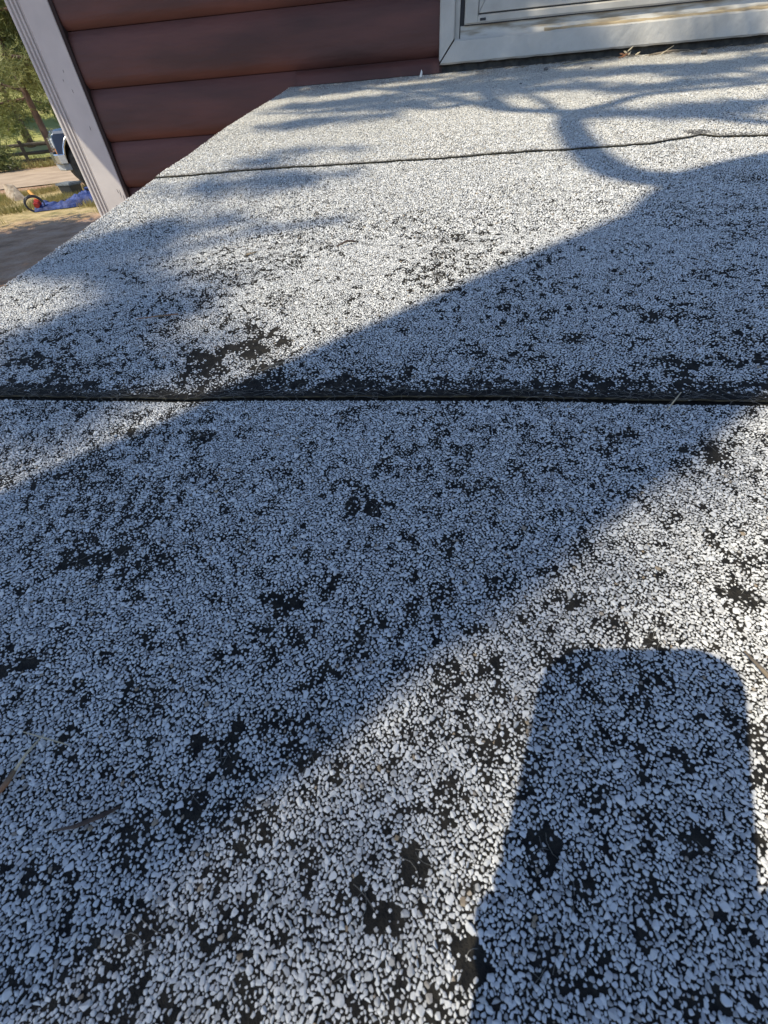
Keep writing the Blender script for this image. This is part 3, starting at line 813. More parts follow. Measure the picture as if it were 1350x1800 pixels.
def sheet_mesh(y_lo, y_hi, lift, th, nx_, ny_, mt, ragged=0.0):
    """sheet of felt with a lower edge following y_lo(x); top face + front edge + left edge"""
    mb = MB(); v = []
    xs_ = np.linspace(XE, XF, nx_ + 1)
    for i, x_ in enumerate(xs_):
        ya, yb = float(y_lo(x_)), float(y_hi(x_))
        if ragged: ya += ragged * mnoise.noise(Vector((x_ * 60, lift * 900, 0)))
        for j in range(ny_ + 1):
            t = j / ny_; t = t ** 1.6
            y_ = ya + (yb - ya) * t
            xx = x_ + (0.0025 * mnoise.noise(Vector((y_ * 25, 3, 0))) if i in (0,) else 0)
            curl = 0.0012 * math.exp(-(y_ - ya) / .012) if ragged else 0
            v.append((xx, y_, rz(y_) + lift + und(x_, y_) + curl))
    k = ny_ + 1
    f = [(i * k + j, (i + 1) * k + j, (i + 1) * k + j + 1, i * k + j + 1) for i in range(nx_) for j in range(ny_)]
    # front edge
    b0 = len(v)
    for i in range(nx_ + 1):
        p = v[i * k]; v.append((p[0], p[1] + .0004, p[2] - th * 0.55))
        v.append((p[0], p[1] + .0014, p[2] - th))
    f2 = []
    for i in range(nx_):
        f2.append((i * k, b0 + 2 * i, b0 + 2 * i + 2, (i + 1) * k)); f2.append((b0 + 2 * i, b0 + 2 * i + 1, b0 + 2 * i + 3, b0 + 2 * i + 2))
    # left edge
    b1 = len(v)
    for j in range(k):
        p = v[j]; v.append((p[0] + .001, p[1], p[2] - th))
    f3 = [(j, j + 1, b1 + j + 1, b1 + j) for j in range(k - 1)]
    mb.add(v, f + f2 + f3)
    me = bpy.data.meshes.new('roofing_sheet'); me.from_pydata([tuple(p) for p in mb.v], [], mb.f)
    me.materials.append(mt); me.materials.append(M['felt_edge'])
    nf = len(f)
    idx = [0] * nf + [1] * (len(f2)) + [0] * len(f3)
    me.polygons.foreach_set('material_index', idx)
    sm = [True] * nf + [False] * (len(f2) + len(f3))
    me.polygons.foreach_set('use_smooth', sm)
    o_ = bpy.data.objects.new('roofing_sheet', me); C.objects.link(o_)
    return adopt(o_, roof)
LA, LB, LC = 0.0, 0.0028, 0.0050
shA = sheet_mesh(lambda x: YF, lambda x: .40, LA, .004, 120, 40, M['felt'])
shB = sheet_mesh(lambda x: line_y(SEAM1, x), lambda x: 1.05, LB, .0021, 700, 50, M['felt'], .0012)
shC = sheet_mesh(lambda x: line_y(SEAM2, x), lambda x: 1.999, LC, .0019, 500, 60, M['far_felt'], .0025)
tag(shA, 'lowest black felt sheet nearest the camera'); tag(shB, 'middle felt sheet between the two seams'); tag(shC, 'uppermost pale painted felt sheet against the wall')
# deck and framing under the felt
mb = MB()
def sl_box(mb, x0, x1, y0, y1, t0, t1):
    mb.add([(x0, y0, rz(y0) - t1), (x1, y0, rz(y0) - t1), (x1, y1, rz(y1) - t1), (x0, y1, rz(y1) - t1), (x0, y0, rz(y0) - t0), (x1, y0, rz(y0) - t0), (x1, y1, rz(y1) - t0), (x0, y1, rz(y1) - t0)],
           [(0, 3, 2, 1), (4, 5, 6, 7), (0, 1, 5, 4), (1, 2, 6, 5), (2, 3, 7, 6), (3, 0, 4, 7)])
sl_box(mb, XE + .012, XF, YF + .008, 1.995, .006, .024); mb.build('deck_board', M['plywood'], roof)
mb = MB(); sl_box(mb, XE + .02, XE + .055, YF + .03, 1.99, .026, .14); mb.build('rafter', M['wood'], roof)
mb = MB(); sl_box(mb, XF - .055, XF - .02, YF + .03, 1.99, .026, .14); mb.build('rafter', M['wood'], roof)
mb = MB(); sl_box(mb, .40, .435, YF + .03, 1.99, .026, .14); mb.build('rafter', M['wood'], roof)
mb = MB(); mb.box(XE + .056, XF - .056, YF + .03, YF + .065, rz(YF) - .17, rz(YF) - .03); mb.build('fascia', M['wood'], roof)
for x_ in (XE + .03, XF - .12):
    mb = MB(); mb.box(x_, x_ + .09, YF + .07, YF + .16, 0, rz(YF) - .13); mb.build('post', M['wood'], roof)

# ------------------------------------------------------------------ granules
# six small faceted stones, instanced on points (nobody could count them)
gcol = bpy.data.collections.new('granule_shapes')
gcol_old = bpy.data.collections.new('worn_granule_shapes')
NV = 12
for k in range(NV):
    bm = bmesh.new()
    rr_ = random.Random(50 + k)
    ex = rr_.uniform(.88, 1.14)
    for _ in range(15):
        d = Vector((rr_.gauss(0, 1), rr_.gauss(0, 1), rr_.gauss(0, 1))).normalized() * rr_.uniform(.46, .56)
        bm.verts.new((d.x * ex, d.y / ex, d.z * .56))
    bmesh.ops.convex_hull(bm, input=bm.verts)
    for v in [v for v in bm.verts if not v.link_faces]: bm.verts.remove(v)
    for cn, mk in ((gcol, 'granule'), (gcol_old, 'granule_old')):
        me = bpy.data.meshes.new('granule'); bm.to_mesh(me); me.materials.append(M[mk])
        cn.objects.link(bpy.data.objects.new('granule', me))
    bm.free()

def lattice(shape_seed):
    return np.random.default_rng(shape_seed).random((257, 257))
LT = [lattice(100 + i) for i in range(6)]
def vnoise(x, y, k):
    L_ = LT[k % 6]
    xi = np.floor(x).astype(int); yi = np.floor(y).astype(int)
    fx = x - xi; fy = y - yi
    fx = fx * fx * (3 - 2 * fx); fy = fy * fy * (3 - 2 * fy)
    a_ = L_[yi % 257, xi % 257]; b_ = L_[yi % 257, (xi + 1) % 257]; c_ = L_[(yi + 1) % 257, xi % 257]; d_ = L_[(yi + 1) % 257, (xi + 1) % 257]
    return (a_ * (1 - fx) + b_ * fx) * (1 - fy) + (c_ * (1 - fx) + d_ * fx) * fy
def fbm(x, y, s, k=0, o_=4):
    t = 0; a_ = .5; n_ = 0
    for i in range(o_):
        t = t + a_ * vnoise(x * s + 31.7 * i, y * s + 17.3 * i, k + i); n_ += a_; a_ *= .55; s *= 2.03
    return t / n_

# worn spots seen on the roof: x, y, radius x, radius y, strength
BARE = [(-.042, .181, .013, .009, 1), (-.051, .129, .009, .005, .9), (-.079, .111, .010, .008, 1), (-.036, .09, .006, .011, .9), (-.084, .045, .012, .010, 1),
        (-.198, .136, .022, .013, 1), (-.175, .243, .014, .006, 1), (-.226, .246, .016, .007, .8), (.069, .123, .006, .007, 1), (.153, .131, .010, .007, 1),
        (-.015, .004, .007, .010, 1), (-.004, .014, .005, .009, 1), (.045, .027, .006, .009, 1), (-.096, -.011, .006, .006, .9), (.017, -.006, .008, .006, 1),
        (.172, .234, .014, .010, .9), (-.002, .059, .010, .006, .7), (-.16, .449, .016, .02, .75), (-.166, .363, .026, .030, .95), (-.195, .336, .035, .018, .95),
        (.115, .363, .02, .011, .9), (.206, .396, .03, .012, .8), (.404, .74, .05, .02, .95), (.228, .327, .03, .012, .9), (.123, .244, .014, .006, .9),
        (.089, .241, .010, .004, .8), (.034, .249, .006, .005, .9), (.059, .198, .010, .006, .8), (-.134, .06, .012, .009, .8), (-.092, .027, .006, .005, .9),
        (-.215, .128, .020, .006, .8), (-.2, .079, .020, .012, .8), (.105, .108, .010, .005, .8), (.028, .087, .006, .005, .7), (.037, -.005, .006, .008, .9),
        (.053, .016, .004, .012, .9), (.099, .032, .006, .004, .9), (-.046, .055, .005, .008, .8), (-.378, .34, .03, .012, .9), (-.348, .296, .05, .010, .95),
        (.052, .331, .02, .009, .8), (.249, .359, .03, .012, .8), (.18, .328, .03, .010, .9), (.02, .348, .025, .008, .7), (.465, .95, .03, .018, .7), (.421, .985, .022, .018, 1),
        (.004, .596, .04, .012, .8), (-.10, .45, .02, .02, .5), (-.08, .30, .03, .01, .8), (-.13, .302, .04, .008, .9), (.12, .300, .05, .007, .9), (.26, .298, .06, .007, .9),
        (-.115, .155, .012, .004, .7), (.02, .16, .012, .005, .7), (-.01, .205, .013, .005, .7), (.10, .16, .01, .006, .7), (-.26, .20, .02, .01, .7), (-.13, .20, .016, .006, .7), (-.30, .27, .02, .007, .7)]

def keep_prob(x, y):
    n1 = .82 * fbm(x + .02 * y, y, 150, 0, 5) + .18 * fbm(x, y, 45, 5, 2)
    n2 = fbm(x, y, 11, 2, 3)
    th = .402 + (n2 - .5) * .26
    dens = np.clip((n1 - th) / .05, 0, 1)
    dens = np.maximum(dens, .10 * (n1 > .18))
    warp = fbm(x, y, 120, 3, 3)
    for (bx, by, rx, ry, st) in BARE:
        d = np.sqrt(((x - bx) / rx) ** 2 + ((y - by) / ry) ** 2) + (warp - .5) * 3.6
        dens = dens * (1 - st * np.clip((.95 - d) / .35, 0, 1))
    return np.clip(dens, .02, .985)

def scatter(x0, x1, y0, y1, classes, cell_mm, prob_fn, seed, margin=.76):
    """classes: list of (mean diameter in m, tries per cell); larger stones first, later ones only where free"""
    r = np.random.default_rng(seed)
    cs = cell_mm / 1000.0
    W_ = int((x1 - x0) / cs) + 8; H_ = int((y1 - y0) / cs) + 8
    occ = np.zeros((H_, W_), bool)
    outx = []; outy = []; outd = []
    for (d, sp_, passes) in classes:
        for ps in range(passes):
            gx = np.arange(x0, x1, d * sp_); gy = np.arange(y0, y1, d * sp_)
            X, Y = np.meshgrid(gx, gy); X = X + (np.arange(len(gy)) % 2)[:, None] * d * sp_ * .5
            X = (X + r.uniform(-.33, .33, X.shape) * d * sp_).ravel(); Y = (Y + r.uniform(-.33, .33, Y.shape) * d * sp_).ravel()
            ok = (X > x0) & (X < x1) & (Y > y0) & (Y < y1); X = X[ok]; Y = Y[ok]
            ok = r.random(len(X)) < prob_fn(X, Y); X = X[ok]; Y = Y[ok]
            ix = ((X - x0) / cs).astype(int) + 2; iy = ((Y - y0) / cs).astype(int) + 2
            free = ~occ[iy, ix]
            q = max(1, int(round(d * margin / 2 / cs)))
            for (ax, ay) in ((q, 0), (-q, 0), (0, q), (0, -q)):
                free &= ~occ[np.clip(iy + ay, 0, H_ - 1), np.clip(ix + ax, 0, W_ - 1)]
            X = X[free]; Y = Y[free]; ix = ix[free]; iy = iy[free]
            outx.append(X); outy.append(Y); outd.append(d * r.uniform(.85, 1.2, len(X)))
            k = max(1, int(round(d * .465 / cs)))
            for ax in range(-k, k + 1):
                for ay in range(-k, k + 1):
                    if ax * ax + ay * ay <= k * k + 1:
                        occ[np.clip(iy + ay, 0, H_ - 1), np.clip(ix + ax, 0, W_ - 1)] = True
    return np.concatenate(outx), np.concatenate(outy), np.concatenate(outd)

def gn_tree(gcol):
    ng = bpy.data.node_groups.new('granule_scatter', 'GeometryNodeTree')
    ng.interface.new_socket('Geometry', in_out='INPUT', socket_type='NodeSocketGeometry')
    ng.interface.new_socket('Geometry', in_out='OUTPUT', socket_type='NodeSocketGeometry')
    n = ng.nodes; l = ng.links
    gi = n.new('NodeGroupInput'); go = n.new('NodeGroupOutput')
    ip = n.new('GeometryNodeInstanceOnPoints'); ci = n.new('GeometryNodeCollectionInfo')
    ci.inputs['Collection'].default_value = gcol; ci.inputs['Separate Children'].default_value = True; ci.inputs['Reset Children'].default_value = True
    def attr(nm, ty):
        a_ = n.new('GeometryNodeInputNamedAttribute'); a_.data_type = ty; a_.inputs['Name'].default_value = nm
        return a_.outputs['Attribute']
    e2r = n.new('FunctionNodeEulerToRotation')
    l.new(attr('rot', 'FLOAT_VECTOR'), e2r.inputs[0])
    l.new(gi.outputs[0], ip.inputs['Points']); l.new(ci.outputs[0], ip.inputs['Instance'])
    ip.inputs['Pick Instance'].default_value = True
    l.new(attr('var', 'INT'), ip.inputs['Instance Index'])
    l.new(e2r.outputs[0], ip.inputs['Rotation'])
    l.new(attr('scl', 'FLOAT_VECTOR'), ip.inputs['Scale'])
    l.new(ip.outputs[0], go.inputs[0])
    return ng
NG = gn_tree(gcol); NG_OLD = gn_tree(gcol_old)

def granules(name, X, Y, Dm, lift, parent, seed, sink=.10, ng=None):
    r = np.random.default_rng(seed); n_ = len(X)
    # surface height, sampled from the same undulation on a coarse lattice
    gx = np.linspace(XE - .02, XF + .02, 240); gy = np.linspace(YF - .02, 2.02, 260)
    U = np.array([[und(a_, b_) for a_ in gx] for b_ in gy])
    fx = np.clip((X - gx[0]) / (gx[1] - gx[0]), 0, 238.999); fy = np.clip((Y - gy[0]) / (gy[1] - gy[0]), 0, 258.999)
    ix = fx.astype(int); iy = fy.astype(int); fx -= ix; fy -= iy
    u_ = (U[iy, ix] * (1 - fx) + U[iy, ix + 1] * fx) * (1 - fy) + (U[iy + 1, ix] * (1 - fx) + U[iy + 1, ix + 1] * fx) * fy
    Z = CZ - .2 + .1245 * Y + lift + u_ + Dm * (r.uniform(.10, .30, n_) - sink)
    co = np.stack([X, Y, Z], 1)
    me = bpy.data.meshes.new(name); me.vertices.add(n_); me.vertices.foreach_set('co', co.ravel())
    rot = np.stack([r.normal(.0, .17, n_) + .12, r.normal(0, .17, n_), r.uniform(0, 6.283, n_)], 1)
    sc_ = np.stack([Dm * r.uniform(.92, 1.22, n_), Dm * r.uniform(.90, 1.10, n_), Dm * r.uniform(.8, 1.25, n_)], 1)
    a_ = me.attributes.new('rot', 'FLOAT_VECTOR', 'POINT'); a_.data.foreach_set('vector', rot.ravel())
    a_ = me.attributes.new('scl', 'FLOAT_VECTOR', 'POINT'); a_.data.foreach_set('vector', sc_.ravel())
    a_ = me.attributes.new('var', 'INT', 'POINT'); a_.data.foreach_set('value', r.integers(0, NV, n_))
    me.update()
    o_ = bpy.data.objects.new(name, me); C.objects.link(o_)
    md_ = o_.modifiers.new('scatter', 'NODES'); md_.node_group = ng or NG
    adopt(o_, parent); tag(o_, kind='stuff')
    return o_

def probA(x, y):
    p = keep_prob(x, y)
    return np.where(y > line_y(SEAM1, x) - .0006, 0, p)
def probB(x, y):
    d = y - line_y(SEAM1, x)
    p = keep_prob(x, y)
    wv = fbm(x, y * 0, 30, 1, 3)
    p = p * np.clip((d - .001 - .007 * (wv - .25)) / .006, .05, 1)
    p = np.maximum(p, .0)
    p = p * (1 - np.clip((.45 - y) / .14, 0, 1) * np.clip((.50 - fbm(x, y, 60, 4, 4)) / .06, 0, 1) * .75)
    far = np.clip((y - .55) / .35, 0, 1)
    p = p * (1 - far) + np.maximum(p, .95) * far * np.clip(p * 3.5, .35, 1) 
    p = np.where(d < .0015, 0, p)
    return np.where(y > line_y(SEAM2, x) + .004, 0, p)
def probC(x, y):
    d = y - line_y(SEAM2, x)
    p = keep_prob(x * .6, y * .6)
    p = np.maximum(p, .75)
    p = p * np.clip((d - .003) / .012, .1, 1)
    for (bx, by, rx, ry, st) in ((.421, .985, .022, .018, 1), (.465, .962, .05, .012, .8)):
        q = np.sqrt(((x - bx) / rx) ** 2 + ((y - by) / ry) ** 2); p = p * (1 - st * np.clip((1.2 - q) / .4, 0, 1))
    p = p * (1 - .93 * np.clip((y - 1.40) / .50, 0, 1))
    return np.where(d < .002, 0, p)
cl = [(.0031, 4.6, 1), (.0024, 2.3, 1), (.0019, 1.5, 2), (.0015, 1.12, 2), (.0011, 1.08, 2), (.0008, 1.15, 2)]
X, Y, Dm = scatter(-.50, .40, -.13, .295, cl, .15, probA, 21)
nA = len(X); granules('granules', X, Y, Dm, LA, shA, 31)
clB = [(.0027, 3.2, 1), (.0021, 1.7, 1), (.0017, 1.15, 2), (.0012, 1.1, 2)]
X, Y, Dm = scatter(XE - .002, .62, .274, .60, clB, .2, probB, 22)
nB = len(X); granules('granules', X, Y, Dm, LB, shB, 32)
clB2 = [(.0030, 2.4, 1), (.0024, 1.25, 2), (.0017, 1.1, 2), (.0012, 1.1, 1)]
X, Y, Dm = scatter(XE - .002, .95, .60, .985, clB2, .3, probB, 23)
nB2 = len(X)
newer = np.random.default_rng(6).random(len(X)) > (Y - .55) / 1.1
granules('granules', X[newer], Y[newer], Dm[newer], LB, shB, 33)
granules('granules', X[~newer], Y[~newer], Dm[~newer], LB, shB, 38, ng=NG_OLD)
clC = [(.0036, 2.2, 1), (.0028, 1.25, 2), (.0020, 1.3, 1)]
X, Y, Dm = scatter(XE - .002, 1.30, .925, 1.985, clC, .4, probC, 24)
newer = np.random.default_rng(5).random(len(X)) > (Y - .55) / .85
granules('granules', X[newer], Y[newer], Dm[newer], LC, shC, 37)
X, Y, Dm = X[~newer], Y[~newer], Dm[~newer]
nC = len(X); granules('granules', X, Y, Dm, LC, shC, 34, ng=NG_OLD)
# the strip beyond the frame, sparser
X, Y, Dm = scatter(.40, 1.44, -.33, .28, [(.0034, 1.35, 1), (.0024, 1.3, 1)], .4, probA, 25)
nD = len(X); granules('granules', X, Y, Dm, LA, shA, 35)
X, Y, Dm = scatter(-.527, .40, -.33, -.13, [(.0034, 1.35, 1), (.0024, 1.3, 1)], .4, probA, 26)
granules('granules', X, Y, Dm, LA, shA, 36)
for (x0, x1, y0, y1, pf, lf, sh, sd_) in ((.62, 1.44, .274, .60, probB, LB, shB, 27), (.95, 1.44, .60, .985, probB, LB, shB, 28), (1.30, 1.44, .925, 1.985, probC, LC, shC, 29)):
    X, Y, Dm = scatter(x0, x1, y0, y1, [(.0034, 1.35, 1), (.0024, 1.3, 1)], .4, pf, sd_)
    granules('granules', X, Y, Dm, lf, sh, sd_ + 20)
print('granules', nA, nB, nB2, nC, nD)

# loose fibres in the worn spots and along the lower seam
mb = MB(); r = random.Random(9)
def on_roof(x, y, lift=0.0): return Vector((x, y, rz(y) + lift + und(x, y)))
spots = [b for b in BARE if b[1] < .5 and b[4] >= .8]
for k in range(260):
    b_ = r.choice(spots)
    x_, y_ = r.gauss(b_[0], b_[2] * .6), r.gauss(b_[1], b_[3] * .6)
    lf = LB if y_ > line_y(SEAM1, x_) else LA
    a_ = r.uniform(0, 6.28); L_ = r.uniform(.004, .013); cu = r.uniform(-1.2, 1.2)
    pts = []
    for q in range(5):
        t = q / 4; an = a_ + cu * t
        pts.append(on_roof(x_ + math.cos(an) * L_ * t, y_ + math.sin(an) * L_ * t, lf + .0006 + .0012 * math.sin(math.pi * t) * r.random()))
    mb.tube(pts, .00009, 3, cap=False)
mb2 = MB()
for k in range(420):
    x_ = r.uniform(-.42, .42); y_ = line_y(SEAM1, x_) + r.uniform(-.001, .010)
    a_ = r.uniform(-.5, .5) + (math.pi if r.random() < .5 else 0); L_ = r.uniform(.005, .020); cu = r.uniform(-1.4, 1.4)
    pts = [on_roof(x_ + math.cos(a_ + cu * t) * L_ * t, y_ + math.sin(a_ + cu * t) * L_ * t * .5, LB + .0008 + .0014 * math.sin(math.pi * t)) for t in (0, .25, .5, .75, 1)]
    mb2.tube(pts, .00010, 3, cap=False)
tag(mb.build('felt_fibres', M['fibre'], shA), kind='stuff')
tag(mb2.build('felt_fibres', M['fibre'], shB), kind='stuff')

# ------------------------------------------------------------------ litter lying on the low roof
def litter(name, pts, rad, mt, label, cat, lift=.0022, sides=6, group=None):
    P = [on_roof(x_, y_, lift + h_) for (x_, y_, h_) in pts]
    mb = MB(); mb.tube(P, rad, sides)
    return tag(mb.build(name, mt, None, smooth=True, loc=P[0]), label, cat, group)
litter('pine_needle_bundle', [(-.1775, .0185, 0), (-.1745, .0255, .0005), (-.1735, .030, .001)], [.0008, .0013, .0010], M['twig_brown'], 'short orange brown needle sheath on the granules near the left edge', 'needle')
litter('pine_needle', [(-.1733, .030, .001), (-.1715, .036, .002), (-.1690, .044, .001)], [.0007, .0006, .0003], M['straw'], 'olive tan needle pointing up from the orange brown sheath', 'needle')
litter('twig', [(-.1455, .0125, 0), (-.136, .0145, .0015), (-.127, .0190, .001), (-.1225, .0225, -.001)], [.0003, .0009, .0010, .0005], M['twig_dark'], 'dark curved twig lying low in the left foreground', 'twig')
litter('twig', [(.1395, .1020, .001), (.1430, .0935, .002), (.1475, .0860, .001), (.1530, .0790, 0)], [.0005, .0010, .0013, .0006], M['twig_grey'], 'tan brown twig on sunlit granules at the right edge above the phone shadow', 'twig')
litter('twig', [(-.1455, .3150, .001 + LB), (-.136, .3200, .0025 + LB), (-.1285, .3280, .001 + LB)], [.0006, .0011, .0005], M['twig_grey'], 'olive brown twig just above the long seam at its left third', 'twig')
litter('pine_needle', [(-.305, .4085, LB), (-.285, .4105, .001 + LB), (-.262, .4160, LB)], [.0004, .0008, .0006], M['red_plastic'] if False else M['twig_brown'], 'thin reddish needle on the bright granules of the middle sheet', 'needle')
litter('pine_needle', [(.1575, .2680, .001), (.163, .2745, .004), (.169, .2815, .006)], [.0003, .0005, .0003], M['straw'], 'pale straw needle crossing the long seam toward the right', 'needle')
litter('pine_needle', [(-.1790, .0440, .001), (-.167, .0425, .002), (-.155, .0410, .001)], [.0002, .0004, .0002], M['straw'], 'pale thin needle above the orange brown sheath', 'needle')
litter('twig', [(-.125, .5755, LB), (-.113, .583, .0025 + LB), (-.1, .588, LB)], [.0008, .0012, .0006], M['twig_dark'], 'short dark twig in the sun left of the broad shadow', 'twig')
litter('twig', [(-.235, .560, LB), (-.222, .566, .001 + LB)], [.001, .0006], M['twig_grey'], 'tiny grey twig among granules left of middle', 'twig')
litter('twig', [(.615, 1.955, LC), (.68, 1.962, .004 + LC), (.735, 1.975, .002 + LC)], [.0015, .0028, .0014], M['twig_grey'], 'brown twig lying against the black strip under the window', 'twig')
litter('twig', [(.645, 1.945, LC), (.69, 1.985, .012 + LC)], [.0014, .0010], M['straw'], 'thin straw coloured twig leaning on the strip under the window', 'twig')
litter('pine_needle', [(.36, 1.945, LC), (.42, 1.948, .003 + LC), (.49, 1.952, LC)], [.0010, .0016, .0008], M['twig_grey'], 'flat brown needle lying in sun below the window trim', 'needle')
litter('pine_needle', [(.36, 1.92, LC), (.45, 1.942, .002 + LC)], [.0009, .0007], M['straw'], 'pale needle crossing the brown one below the window trim', 'needle')
mb = MB(); r = random.Random(41)
for k in range(150):
    x_ = r.uniform(-.02, 1.3); y_ = 1.99 - abs(r.gauss(0, .018)); L_ = r.uniform(.006, .035); a_ = r.gauss(0, .5)
    if r.random() < .5 and x_ < .3: continue
    p0 = on_roof(x_, y_, LC + .001); p1 = on_roof(x_ + L_ * math.cos(a_), min(1.995, y_ + .4 * L_ * math.sin(a_)), LC + r.uniform(.001, .005))
    mb.tube([p0, (p0 + p1) / 2 + Vector((0, 0, .001)), p1], r.uniform(.0004, .0010), 4)
tag(mb.build('leaf_litter', M['twig_grey']), 'dry needle crumbs gathered along the foot of the window wall', kind='stuff')
deb = empty('pine_cone_scrap', on_roof(.555, 1.955, LC), 'small tan clump of cone scales in front of the black strip', 'debris')
r = random.Random(12)
for k in range(9):
    mb = MB(); a_ = r.uniform(0, 6.28)
    c_ = Vector((r.gauss(0, .012), r.gauss(0, .005), .004 + .010 * r.random()))
    d_ = Vector((math.cos(a_) * .014, math.sin(a_) * .006, r.uniform(-.003, .010)))
    mb.tube([c_, c_ + d_ * .5, c_ + d_], [.0012, .0026, .0006], 5)
    o = mb.build('scale', M['straw'] if k % 2 else M['twig_brown']); o.parent = deb
for (x_, y_, s_, lb) in ((.752, 1.90, .0085, 'dark grey pebble near the wall below the window'), (.298, 1.855, .0065, 'small dark pebble in shade below the left part of the window'), (.415, 1.80, .0035, 'tiny dark speck of stone in the shaded upper sheet'), (.20, 1.62, .0035, 'tiny dark stone in the middle of the upper sheet')):
    p = on_roof(x_, y_, LC)
    mb = MB(); mb.lump(p + Vector((0, 0, s_ * .5)), (s_, s_ * .8, s_ * .7), s_ * 900, .3, 2)
    tag(mb.build('pebble', M['pebble'], None, loc=p), lb, 'pebble')
mb = MB(); p = on_roof(-.078, 1.952, LC)
mb.add([p + Vector(q) * .55 for q in ((-.010, 0, .001), (.004, -.002, .001), (.007, .001, .022), (.002, .003, .032), (-.004, .001, .017), (-.008, .006, .001), (.006, .005, .001), (.008, .004, .021), (.002, .006, .030), (-.003, .005, .016))],
       [(0, 1, 2, 3, 4), (9, 8, 7, 6, 5), (0, 4, 9, 5), (4, 3, 8, 9), (3, 2, 7, 8), (2, 1, 6, 7), (1, 0, 5, 6)])
tag(mb.build('paint_flake', M['paint_flake'], None, loc=p), 'white curled paint flake standing at the foot of the red siding', 'flake')

# ------------------------------------------------------------------ shade tree beside the low roof
# SX, SY: shift of a shadow per metre of height; sp() stands a point z metres above the eye so that its shadow falls at (x, y)
SX, SY = SUN.x / -SUN.z, SUN.y / -SUN.z
def sp_(x, y, z): return Vector((x - SX * z, y - SY * z, CZ + z))
shade = None
base = Vector((0, 0, 0))
tk = MB()
def ctr(s):   # trunk axis in the shadow plane
    return Vector((-.138 + .755 * s, .160 + .655 * s))
pts = []; rad = []
for z in (-1.32, -1.0, -.5, 0, .6, 1.2, 1.7, 2.2):
    s_ = (z - 1.5) / 1.236 + .13
    c_ = ctr(s_); pts.append(sp_(c_.x, c_.y, z)); rad.append(.136 + (.05 if z < -1.2 else 0) + .003 * math.sin(z * 5))
treebase = pts[0].copy(); treebase.z = 0
# upper stem carries on above the fork
top = pts[-1]
for k, z in enumerate((2.7, 3.4, 4.4, 5.6, 7.0, 8.4)):
    pts.append(Vector((top.x - .10 * (z - 2.2) + .02, top.y - .28 * (z - 2.2), CZ + z))); rad.append(.135 * (1 - .14 * (k + 1)) + .01)
tk.tube(pts, rad, 20)
shade = empty('shade_tree', treebase, 'tree standing beside the low roof and shading it, outside the picture', 'tree')
def limb(path, z0, z1, r0, r1, sides=8):
    P = []; n_ = len(path)
    for i, (x_, y_) in enumerate(path):
        t = i / (n_ - 1); P.append(sp_(x_, y_, z0 + (z1 - z0) * t))
    # smooth
    Q = []
    for i in range(len(P) - 1):
        a_ = P[max(i - 1, 0)]; b_ = P[i]; c_ = P[i + 1]; d_ = P[min(i + 2, len(P) - 1)]
        for q in range(4):
            t = q / 4; Q.append(.5 * ((2 * b_) + (c_ - a_) * t + (2 * a_ - 5 * b_ + 4 * c_ - d_) * t * t + (3 * b_ - a_ - 3 * c_ + d_) * t ** 3))
    Q.append(P[-1]); m_ = len(Q)
    tk.tube(Q, [r0 + (r1 - r0) * i / (m_ - 1) for i in range(m_)], sides)
limb([(.12, .50), (.22, .64), (.32, .73)], 1.7, 2.2, .02, .04)
limb([(.46, .80), (.346, .750), (.262, .715), (.206, .743), (.186, .809), (.184, .917), (.202, 1.078), (.233, 1.188)], 1.9, 2.6, .034, .026)
limb([(.233, 1.188), (.187, 1.226), (.114, 1.284), (.05, 1.391), (-.036, 1.558), (-.143, 1.732), (-.3, 1.9)], 2.6, 3.4, .025, .013)
limb([(.233, 1.188), (.315, 1.234), (.408, 1.314), (.492, 1.323), (.669, 1.341), (.9, 1.36)], 2.6, 3.3, .022, .013)
limb([(.213, 1.127), (.31, 1.145), (.404, 1.09), (.498, .984), (.62, .93)], 2.5, 3.1, .024, .014)
limb([(.114, 1.284), (.099, 1.578), (.16, 1.871), (.21, 2.044)], 2.8, 3.6, .021, .014)
limb([(.05, 1.391), (-.033, 1.355), (-.156, 1.447), (-.332, 1.447), (-.5, 1.5)], 2.9, 3.5, .019, .010)
limb([(.185, .868), (.203, 1.053), (.206, 1.319), (.191, 1.441), (.17, 1.75)], 2.3, 3.1, .014, .010)
limb([(.60, 1.0), (.75, 1.25), (.70, 1.55), (.55, 1.80)], 3.0, 4.4, .018, .008)
